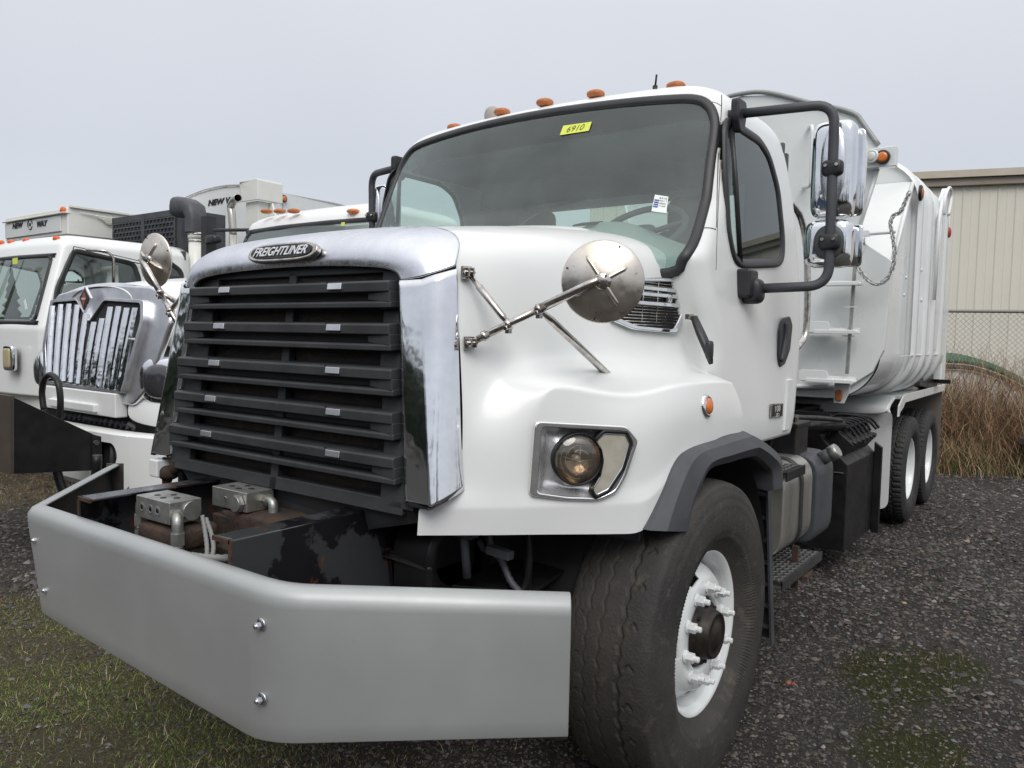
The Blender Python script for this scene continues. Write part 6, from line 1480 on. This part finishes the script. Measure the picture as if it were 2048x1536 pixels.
mb = MB(); mb.tube([(hc+.46, .05, .60), (hc+.47, .05, .80)], .018, 8); mb.tube([(hc+.54, .05, .62), (hc+.57, .045, .70), (hc+.54, .05, .78)], .02, 8); mb.build('tow_hook', 'plas', bm2)
# cab
def cabsimple(T_, cx, yf, yr, hw_, z0, z1, ws, mat, rake, glassmat='glassb', zw=1.95):
    """boxy cab with rounded windscreen opening; ws=(halfwidth bottom, half top, z bottom, z top)"""
    N = 60; zs_ = list(np.arange(z0, z1-.12, .02))+[z1-.10, z1-.06, z1-.03, z1-.01, z1]
    P_, rws = [], []
    for z in zs_:
        sh = max(0, (z-(z1-.12))/.12); hw2 = hw_-(.02+.10*max(0, z-zw))-sh**2*.22; y0 = yf+rake*max(0, z-zw)+sh**2*.16
        row = []
        for i in range(41): x = (hw2-.07)*i/40; row.append((x, y0-.10*(1-(x/hw_)**2)))
        yl = row[-1][1]
        for t in (.25, .5, .75): row.append((hw2-.07+.07*math.sin(t*1.57), yl+.10*(1-math.cos(t*1.57))))
        for t in np.linspace(0, 1, 70): row.append((hw2, yl+.10+(yr-.12-yl-.10)*t))
        row.append((hw2-.05, yr)); row.append((0.0, yr))
        rws.append([(cx-x, y, z) for x, y in row[:0:-1]]+[(cx+x, y, z) for x, y in row])
    w = len(rws[0]); V_ = [np.array(p) for r in rws for p in r]
    o_, g_, sg_ = [], [], []
    wspoly = [(p[0], p[1]) for p in roundpoly([(-ws[0], ws[2], 0), (ws[0], ws[2], 0), (ws[1], ws[3], 0), (-ws[1], ws[3], 0)], .09, 4)]
    for i in range(len(rws)-1):
        for j in range(w-1):
            f = (i*w+j, i*w+j+1, (i+1)*w+j+1, (i+1)*w+j); c = (V_[f[0]]+V_[f[2]])/2
            if c[1] < (yf+yr)/2 and abs(j-w/2) < 42 and inpoly(c[0]-cx, c[2], wspoly): g_.append(f)
            elif abs(c[0]-cx) > hw_*.8 and any(inpoly(c[1], c[2], sp__) for sp__ in SIDEWIN): sg_.append(f)
            else: o_.append(f)
    q = MB(); q.v = [tuple(p) for p in V_]; q.f = o_; q.sm = [True]*len(o_); cb_ = q.build('cab', mat, T_, fix=False, solid=.01)
    def ff(fs):
        ids = sorted({i for f in fs for i in f}); mp = {k: n for n, k in enumerate(ids)}; q = MB(); q.v = [tuple(V_[k]) for k in ids]; q.f = [tuple(mp[i] for i in f) for f in fs]; q.sm = [True]*len(fs); return q
    wg = ff(g_).build('windscreen', glassmat, T_, fix=False)
    for s_g in (1, -1):
        h_ = [f for f in sg_ if (V_[f[0]][0]-cx)*s_g > 0]
        if h_:
            gw_ = ff(h_).build('side_window', 'glasss', T_, fix=False)
            for sp__ in SIDEWIN:
                pp = [np.array([cx+s_g*(hw_-(.02+.10*max(0, z-zw))+.002), y, z]) for y, z in sp__]
                strip(pp, lambda p: np.array([float(s_g), 0, 0]), .026, .010).build('window_gasket', 'seal', gw_, fix=False)
    def fp(x, z): return np.array([cx+x, yf+rake*max(0, z-zw)-.10*(1-(x/hw_)**2)-.004, z])
    wd_ = [(p[0], p[1]) for p in cat([(x, z, 0) for x, z in wspoly], 3, True)]
    strip([fp(x, z) for x, z in wd_], lambda p: np.array([0, -1., 0]), .022, .012).build('windscreen_gasket', 'seal', wg, fix=False)
    return cb_, wg
SIDEWIN = [[(2.15, 2.05), (2.9, 2.05), (2.9, 2.55), (2.3, 2.55)]]
cx3 = -3.58
cabsimple(T2, cx3, 1.78, 3.1, 1.07, 1.0, 2.79, (.98, .90, 1.98, 2.60), 'white', .42)
for px in (535, 563, 593, 708):
    p = at(px, 423, 1, 2.02); mb = MB(); mb.superell((p[0], 1.98+.05*abs(p[0]-cx3), p[2]), (.062, .05, .022), (.8, .85), 18, 8); mb.build('roof_marker_lamp', 'amber2' if px != 708 else 'amber', T2)
mb = MB(); mb.box((cx3-.95, 2.1, 1.1), (cx3+.95, 3.0, 1.5)); mb.box((cx3-1.0, 2.98, 1.1), (cx3+1.0, 3.05, 2.6)); mb.superell((cx3+.5, 2.7, 2.0), (.24, .1, .35), (.5, .5)); mb.superell((cx3-.5, 2.7, 2.0), (.24, .1, .35), (.5, .5)); mb.build('cab_lining', 'inter', T2)
mb = MB(); mb.superell((cx3+.27, 1.80, 2.185), (.30, .05, .03), (.6, .8), 20, 8, ((1, 0, .10), (0, 1, 0), (0, 0, 1))); mb.build('wiper_cowl', 'plas', T2)
q = at(686, 448, 1, 1.83); mb = MB(); mb.obox(q, (1, 0, 0), (0, 1, 0), (0, 0, 1), (.02, .002, .015)); mb.build('sticker', 'yellow', T2)
# left door mirror
m_ = at(430, 464, 1, 2.1); mb = MB(); mb.tube([m_+np.array([.55, .1, .0]), m_+np.array([-.02, 0, .02])], .018, 8); mb.superell(m_+np.array([-.06, .02, -.07]), (.10, .06, .045), (.5, .6), 18, 10); mb.box(m_+np.array([-.26, .0, -.35]), m_+np.array([-.16, .12, .18])); mb.build('door_mirror', 'seal', T2)
# exhaust stack and white housing behind the cab
ex = [at(466, 470, 1, 2.45), at(464, 430, 1, 2.45), at(462, 412, 1, 2.45), at(470, 398, 1, 2.40), at(476, 396, 1, 2.34)]
mb = MB(); mb.tube(cat(ex, 5), .042, 16, cap=False); mb.tube([ex[0]-np.array([0, 0, 1.2]), ex[0]], .042, 16); mb.build('exhaust_stack', 'tank', T2, solid=.004)
b0 = at(480, 404, 1, 2.9); b1 = at(514, 359, 1, 2.9)
mb = MB(); mb.box((b0[0], 2.9, b0[2]), (b1[0], 2.92, b1[2])); mb.box((b1[0], 2.9, b0[2]), (b1[0]+.015, 3.25, b1[2])); mb.box((b0[0], 2.9, b1[2]), (b1[0], 3.25, b1[2]+.015)); mb.prism([(b0[0], 3.1, b0[2]), (b1[0], 3.1, b0[2]), (b1[0]+.12, 3.1, b0[2]-.28), (b0[0]+.06, 3.1, b0[2]-.10)], (0, .03, 0)); mb.box((b0[0]+.04, 2.95, 1.2), (b1[0]-.05, 3.1, b0[2])); mb.build('arm_housing', 'cream', T2, bevel=.01)
for s in (1, -1):
    for yc in (1.0,):
        mb = MB(); mb.lathe([(.30, -.14), (.50, -.14), (.53, -.10), (.53, .10), (.50, .14), (.31, .15), (.29, .10), (.27, .02), (0, .03)], (hc+s*.98, yc, .53), (s, 0, 0), 40); mb.build('wheel', 'rubber2', T2)
mb = MB(); mb.box((cx3-.45, 1.0, .8), (cx3+.45, 7, 1.0)); mb.box((cx3-1.1, 3.3, 1.0), (cx3+1.1, 7, 1.15)); mb.build('chassis', 'flat', T2)
for s in (1, -1):
    for yc in (5.2, 6.4):
        mb = MB(); mb.lathe([(.30, -.3), (.50, -.3), (.53, -.25), (.53, .10), (.50, .14), (.31, .15), (.28, .0), (0, .0)], (hc+s*.98, yc, .62), (s, 0, 0), 32); mb.build('wheel', 'rubber2', T2)
set_org((0, 0, 0))
# ================================================================== THIRD TRUCK (cab over engine)
X3 = -7.0; SX = -5.8
T3 = thing('front_loader_truck', 'low cab white refuse truck with a flat windscreen at the left edge', 'truck', (X3, 3.0, 0))
def s3(px, py, x=SX): return at(px, py, 0, x)
sw1 = [s3(*p) for p in ((120, 577), (157, 500), (275, 527), (285, 560), (262, 640), (110, 640))]
sw2 = [s3(*p) for p in ((317, 556), (322, 527), (345, 523), (368, 540), (372, 556))]
SIDEWIN = [[(p[1], p[2]) for p in roundpoly(sw1, .05, 3)], [(p[1], p[2]) for p in roundpoly(sw2, .04, 3)]]
cf, cr2 = s3(145, 470)[1], s3(384, 512)[1]
cabsimple(T3, X3, .66, 2.28, 1.21, .95, 2.56, (1.05, 1.0, 1.66, 2.33), 'white', .30, 'glassb', 1.6)
for px, py in ((52, 482), (22, 485), (113, 478), (2, 486)):
    p = at(px, py, 1, .94-.0*px); mb = MB(); mb.superell(p, (.05, .03, .032), (.8, .9), 16, 8); mb.build('roof_marker_lamp', 'orange', T3)
q = at(30, 522, 1, .66); mb = MB(); mb.obox(q, (1, 0, .03), (0, 1, 0), (0, 0, 1), (.055, .002, .03)); mb.build('yellow_sticker', 'yellow', T3)
q = at(51, 610, 1, .62); mb = MB(); mb.obox(q, (.9, 0, .4), (0, 1, 0), (-.4, 0, 1), (.02, .002, .05)); mb.build('paper_slip', 'paper', T3)
q = at(20, 716, 1, .535); mb = MB(); mb.superell(q, (.105, .03, .125), (.3, .3), 24, 10); h_ = mb.build('headlamp_bezel', 'chrome', T3)
mb = MB(); mb.superell(q-np.array([0, .018, 0]), (.078, .022, .095), (.3, .3), 24, 10); mb.build('fog_lens', 'foglens', h_)
mb = MB(); mb.box((X3-1.1, 2.15, 1.0), (X3+1.1, 2.22, 1.75)); mb.box((X3-1.1, 2.16, 2.40), (X3+1.1, 2.2, 2.5)); mb.box((X3-1.1, .9, .95), (X3+1.1, 2.1, 1.25)); mb.superell((X3+.6, 1.7, 1.6), (.25, .12, .4), (.5, .5)); mb.superell((X3-.6, 1.7, 1.6), (.25, .12, .4), (.5, .5)); mb.box((X3-1.05, 2.1, 1.7), (X3-.75, 2.15, 2.45)); mb.box((X3+.55, 2.1, 1.7), (X3+.75, 2.15, 2.45)); mb.box((X3-.2, 2.1, 1.7), (X3+.2, 2.15, 2.45)); mb.build('cab_lining', 'inter', T3)
mb = MB(); mb.tube([s3(*p, SX+.002) for p in ((118, 640), (122, 585), (148, 493))], .005, 5); mb.tube([s3(*p, SX+.006) for p in ((148, 493), (215, 507), (283, 523))], .004, 5); mb.tube([s3(155, 500, SX-.03)+np.array([0, 0, -.02]), s3(283, 524, SX-.05)+np.array([0, 0, -.02])], .006, 5); mb.build('door_seam', 'flat', T3)
mb = MB(); mb.tube(rpath([s3(172, 500, SX+.03), s3(215, 502, SX+.16), s3(227, 515, SX+.16), s3(227, 600, SX+.12)], .05, 4), .014, 8); mb.build('mirror_arm', 'steelrod', T3)
mb = MB(); mb.box((SX-.02, .75, .88), (SX-.6, 2.2, .98)) if 0 else mb.box((X3-1.18, .68, .80), (SX-.03, 2.25, .96)); mb.build('cab_skirt', 'cream', T3, bevel=.02)
# hopper canopy with lettering over the cab
cy_ = 2.0
c0, c1, c2, c3_ = at(12, 474, 1, cy_), at(111, 466, 1, cy_), at(118, 419, 1, cy_), at(14, 432, 1, cy_)
xr = at(135, 430, 1, cy_)[0]; xl = c0[0]; zt_, zb_ = at(115, 418, 1, cy_)[2], at(111, 472, 1, cy_)[2]
mb = MB(); mb.box((xl, cy_, zb_), (xr, 4.0, zt_)); can = mb.build('hopper_canopy', 'cream', T3, bevel=.015)
mb = MB(); mb.box((xl+.02, cy_-.02, zb_+.05), (xr-.16, cy_-.001, zt_-.09)); mb.build('name_board', 'white2', can, bevel=.005)
mb = MB(); mb.box((xl+.0, cy_-.05, zt_-.075), (xr+.01, cy_+.03, zt_-.06)); mb.box((xr-.02, cy_+.02, zt_+.0), (xr+.035, 4.0, zt_+.03)); mb.build('canopy_lip', 'cream', can, bevel=.004)
yb_ = cy_-.024
def tx(s, px0, px1, py, hpx, par, y, mat='ink', shear=.25, bold=.035):
    a, b = at(px0, py, 1, y), at(px1, py, 1, y); h = abs(at(px0, py+hpx/2, 1, y)[2]-at(px0, py-hpx/2, 1, y)[2])
    c = (a+b)/2; c[2] = at((px0+px1)/2, py, 1, y)[2]; return text(s, 'lettering', mat, par, c, (1, 0, 0), (0, 0, 1), b[0]-a[0], h, shear=shear, depth=.004, bold=bold)
tx('NEW', 25, 46, 451, 11, can, yb_); tx('WAY', 74, 95, 447, 12, can, yb_)
lc_ = at(60, 449, 1, yb_); mb = MB()
for k in range(3):
    a0_ = k*2.094; mb.tube([lc_+np.array([math.cos(a), 0, math.sin(a)])*(.066) for a in np.linspace(a0_, a0_+1.75, 12)], [.004+.004*math.sin(i/11*3.1) for i in range(12)], 5)
mb.tube([lc_+np.array([-.018, 0, -.02]), lc_+np.array([-.012, 0, .018]), lc_+np.array([.012, 0, -.018]), lc_+np.array([.018, 0, .02])], .006, 5); mb.build('round_logo', 'ink', can)
mb = MB(); q = at(126, 421, 1, cy_-.01); mb.superell(q, (.06, .03, .05), (.9, .9), 14, 8); mb.build('marker_lamp', 'orange', can)
mb = MB()
for k in range(5): mb.tube(cat([(xr+.02, cy_+.15+k*.1, zt_-.05), (xr+.03, cy_+.5, zt_-.07-.02*k), (xr+.03, cy_+1.2, zt_-.08+.01*k)], 4), .006, 5)
mb.build('wires', 'cream', can)
# perforated cooling box and intake snorkel
KY = 2.45
k0, k1 = at(225, 500, 1, KY), at(350, 423, 1, KY); zt2 = at(290, 427, 1, KY)[2]
mb = MB(); mb.box((k0[0], KY+.02, 2.3), (k1[0]+.12, KY+.6, zt2)); cbx = mb.build('cooling_box', 'plas', T3, bevel=.01)
mb = MB(); nx, nz_ = 18, 11; W1 = k1[0]-k0[0]; zb2 = zt2-.72
mb.box((k0[0], KY, zt2-.07), (k1[0], KY+.02, zt2)); mb.box((k1[0]-.03, KY, 2.3), (k1[0], KY+.02, zt2)); mb.box((k0[0], KY, 2.3), (k0[0]+.03, KY+.02, zt2)); mb.box((k0[0]+W1*.48, KY-.002, 2.3), (k0[0]+W1*.53, KY+.02, zt2))
for j in range(nz_): mb.box((k0[0], KY+.002, zt2-.09-j*.06), (k1[0], KY+.014, zt2-.073-j*.06))
for j in range(nz_):
    for i in range(nx+1):
        x = k0[0]+(i+(.5 if j % 2 else 0))*W1/nx
        if x < k1[0]-.02: mb.box((x-.010, KY+.003, zt2-.075-j*.06-.045), (x+.010, KY+.013, zt2-.075-j*.06))
mb.build('perforated_screen', 'plas', cbx, kind='stuff')
mb = MB(); mb.box((k0[0]+.02, KY+.021, 2.32), (k1[0]-.02, KY+.022, zt2-.05)); mb.build('screen_backing', 'flat', cbx)
sx_ = at(392, 450, 1, KY-.1)[0]; zs0 = at(392, 462, 1, KY-.1)[2]; zs1 = at(392, 413, 1, KY-.1)[2]
mb = MB()
sp3 = [np.array([sx_, KY-.1, z]) for z in (zs0-.0, (zs0+zs1)/2)]
rows = []
for (dx, z, r, th_) in ((0, zs0-.02, .14, 0), (0, zs0+.10, .14, 0), (0, zs1-.12, .14, .0), (-.04, zs1-.03, .15, .6), (-.13, zs1-.0, .16, 1.2), (-.26, zs1+.01, .19, 1.45), (-.29, zs1+.01, .19, 1.45)):
    e1q = np.array([math.cos(th_), 0, math.sin(th_)]); e2q = np.array([0, 1, 0.])
    rows.append([np.array([sx_+dx, KY-.1, z])+e1q*r*.62*math.copysign(abs(math.cos(a))**.6, math.cos(a))+e2q*r*.8*math.copysign(abs(math.sin(a))**.6, math.sin(a)) for a in [2*math.pi*j/20 for j in range(20)]])
mb.grid(rows, True, closeu=True); snk = mb.build('intake_snorkel', 'plas', T3, fix=False)
mb = MB(); mb.add(rows[-1], [tuple(range(20))]); mb.build('snorkel_screen', 'mesh', snk)
mb = MB(); mb.tube([(sx_, KY-.1, zs0-.02), (sx_, KY-.1, zs0-.09)], .088, 20); mb.tube([(sx_, KY-.1, zs0-.09), (sx_, KY-.1, 1.6)], .080, 20); cl = mb.build('air_cleaner', 'cream', T3)
mb = MB(); mb.tube([(sx_, KY-.1, zs0-.03), (sx_, KY-.1, zs0-.05)], .092, 20); mb.tube([(sx_, KY-.1, zs0-.11), (sx_, KY-.1, zs0-.12)], .090, 20); mb.build('clamp_band', 'steelrod', cl)
# tall curved hopper body behind
HY = 3.7
hp = [at(px, py, 1, HY) for px, py in ((562, 440), (558, 382), (548, 379), (520, 374), (480, 372.5), (450, 374), (420, 380), (395, 388), (370, 399))]
hx0 = hp[-1][0]; xmid = (hp[1][0]+hx0-1.0)/2
P_ = [(hp[0][0], HY, 1.2)]+[tuple(p) for p in hp[1:]]+[(hx0-.5, HY, hp[-1][2]-.22), (hx0-.5, HY, 1.2)]
mb = MB(); mb.prism(P_, (0, .05, 0)); hb = mb.build('body_front', 'white2', T3)
mb = MB(); mb.tube([np.array(p)+np.array([0, -.01, .012]) for p in cat(hp[1:], 4)], .014, 6); mb.build('body_rim', 'steelrod', hb)
tx('NEW WAY', 416, 486, 401, 12, hb, HY-.006, bold=.04)
a = at(561, 382, 1, HY); mb = MB(); r2_ = at(675, 413, 0, a[0]+.35)
mb.prism([(a[0], HY+.06, 1.2), (a[0], HY+.06, a[2]-.02), (a[0]+.02, HY+.9, a[2]-.02), (a[0]+.05, HY+6, a[2]-.25), (a[0]+.05, HY+6, 1.2)], (-2.3, 0, 0)); mb.build('body_side', 'white2', T3)
roundlight(at(549, 396.5, 1, HY-.02), (0, -1, 0), .032, hb, ('seal', 'amber2'), 'amber_lamp'); roundlight(at(568, 397.5, 0, a[0]+.03), (1, 0, 0), .036, hb, ('seal', 'amber'), 'amber_lamp')
mb = MB(); q = at(553, 378, 1, HY+.2); mb.tube([q+np.array([0, 0, -.05]), q+np.array([0, 0, .04]), q+np.array([.06, 0, .06]), q+np.array([.1, 0, -.04])], .014, 8); mb.build('lifting_eye', 'white2', hb)
for s in (1, -1):
    for yc in (1.4, 5.5, 6.7):
        mb = MB(); mb.lathe([(.30, -.16), (.48, -.16), (.52, -.12), (.52, .12), (.48, .16), (.30, .16), (.27, .05), (0, .05)], (X3+s*.98, yc, .53+0.0), (s, 0, 0), 36); mb.build('wheel', 'rubber2', T3)
mb = MB(); mb.box((X3-.5, .9, .6), (X3+.5, 8, .95)); mb.box((X3-1.0, 2.3, .9), (X3+1.0, 9, 1.2)); mb.build('chassis', 'flat', T3)
set_org((0, 0, 0))
# ---- black steel guard standing before the two far trucks
gx = -3.10
G = thing('steel_guard', 'matt black steel plate guard with looping rubber hose before the bright barred grille', 'steel guard', (gx, -.6, 0))
gp_ = [at(*p, 0, gx) for p in ((22, 792), (186, 868), (198, 873), (199, 942), (186, 941), (22, 948))]
mb = MB(); mb.prism(gp_, (-.02, 0, 0)); sp4 = mb.build('side_plate', 'black', G, bevel=.003)
mb = MB(); mb.prism([gp_[1]+np.array([.002, -.01, 0]), gp_[2]+np.array([.002, .01, 0]), gp_[3]+np.array([.002, .01, 0]), gp_[4]+np.array([.002, -.01, 0])], (.012, 0, 0)); mb.build('end_strip', 'black', sp4, bevel=.003)
for py in (885, 926):
    q = at(191, py, 0, gx+.016); mb = MB(); mb.hexn(q, (1, 0, 0), .018, .02); mb.build('bolt', 'plas', sp4)
a, b = gp_[0], gp_[5]; mb = MB(); mb.prism([a+np.array([.004, -.004, 0]), b+np.array([.004, -.004, 0]), b+np.array([-1.6, -.1, -.04]), a+np.array([-1.6, -.1, .02])], (0, .02, 0)); mb.build('front_plate', M('brownish_steel', (.05, .042, .036), .55, .2, (.09, .07, .055), 4), G)
mb = MB(); mb.box((gx-.34, -.62, .74), (gx-.26, .04, .82)); mb.build('mounting_beam', 'black', G)
hz_ = [at(88, 820, 1, -.28), at(84, 785, 1, -.28), at(90, 758, 1, -.28), at(103, 750, 1, -.28), at(116, 765, 1, -.28), at(121, 800, 1, -.28), at(119, 832, 1, -.28), at(116, 850, 1, -.28)]
mb = MB(); mb.tube(cat(hz_, 5), .021, 10); mb.build('hose', 'black', G)
c = at(150, 880, 1, -.25); mb = MB()
mb.tube([np.array([c[0]+math.cos(a)*.30, -.25, .80+math.sin(a)*.36+.0]) for a in np.linspace(3.0, 6.3, 26)], .030, 10); mb.build('hose', 'black', G)
set_org((0, 0, 0))
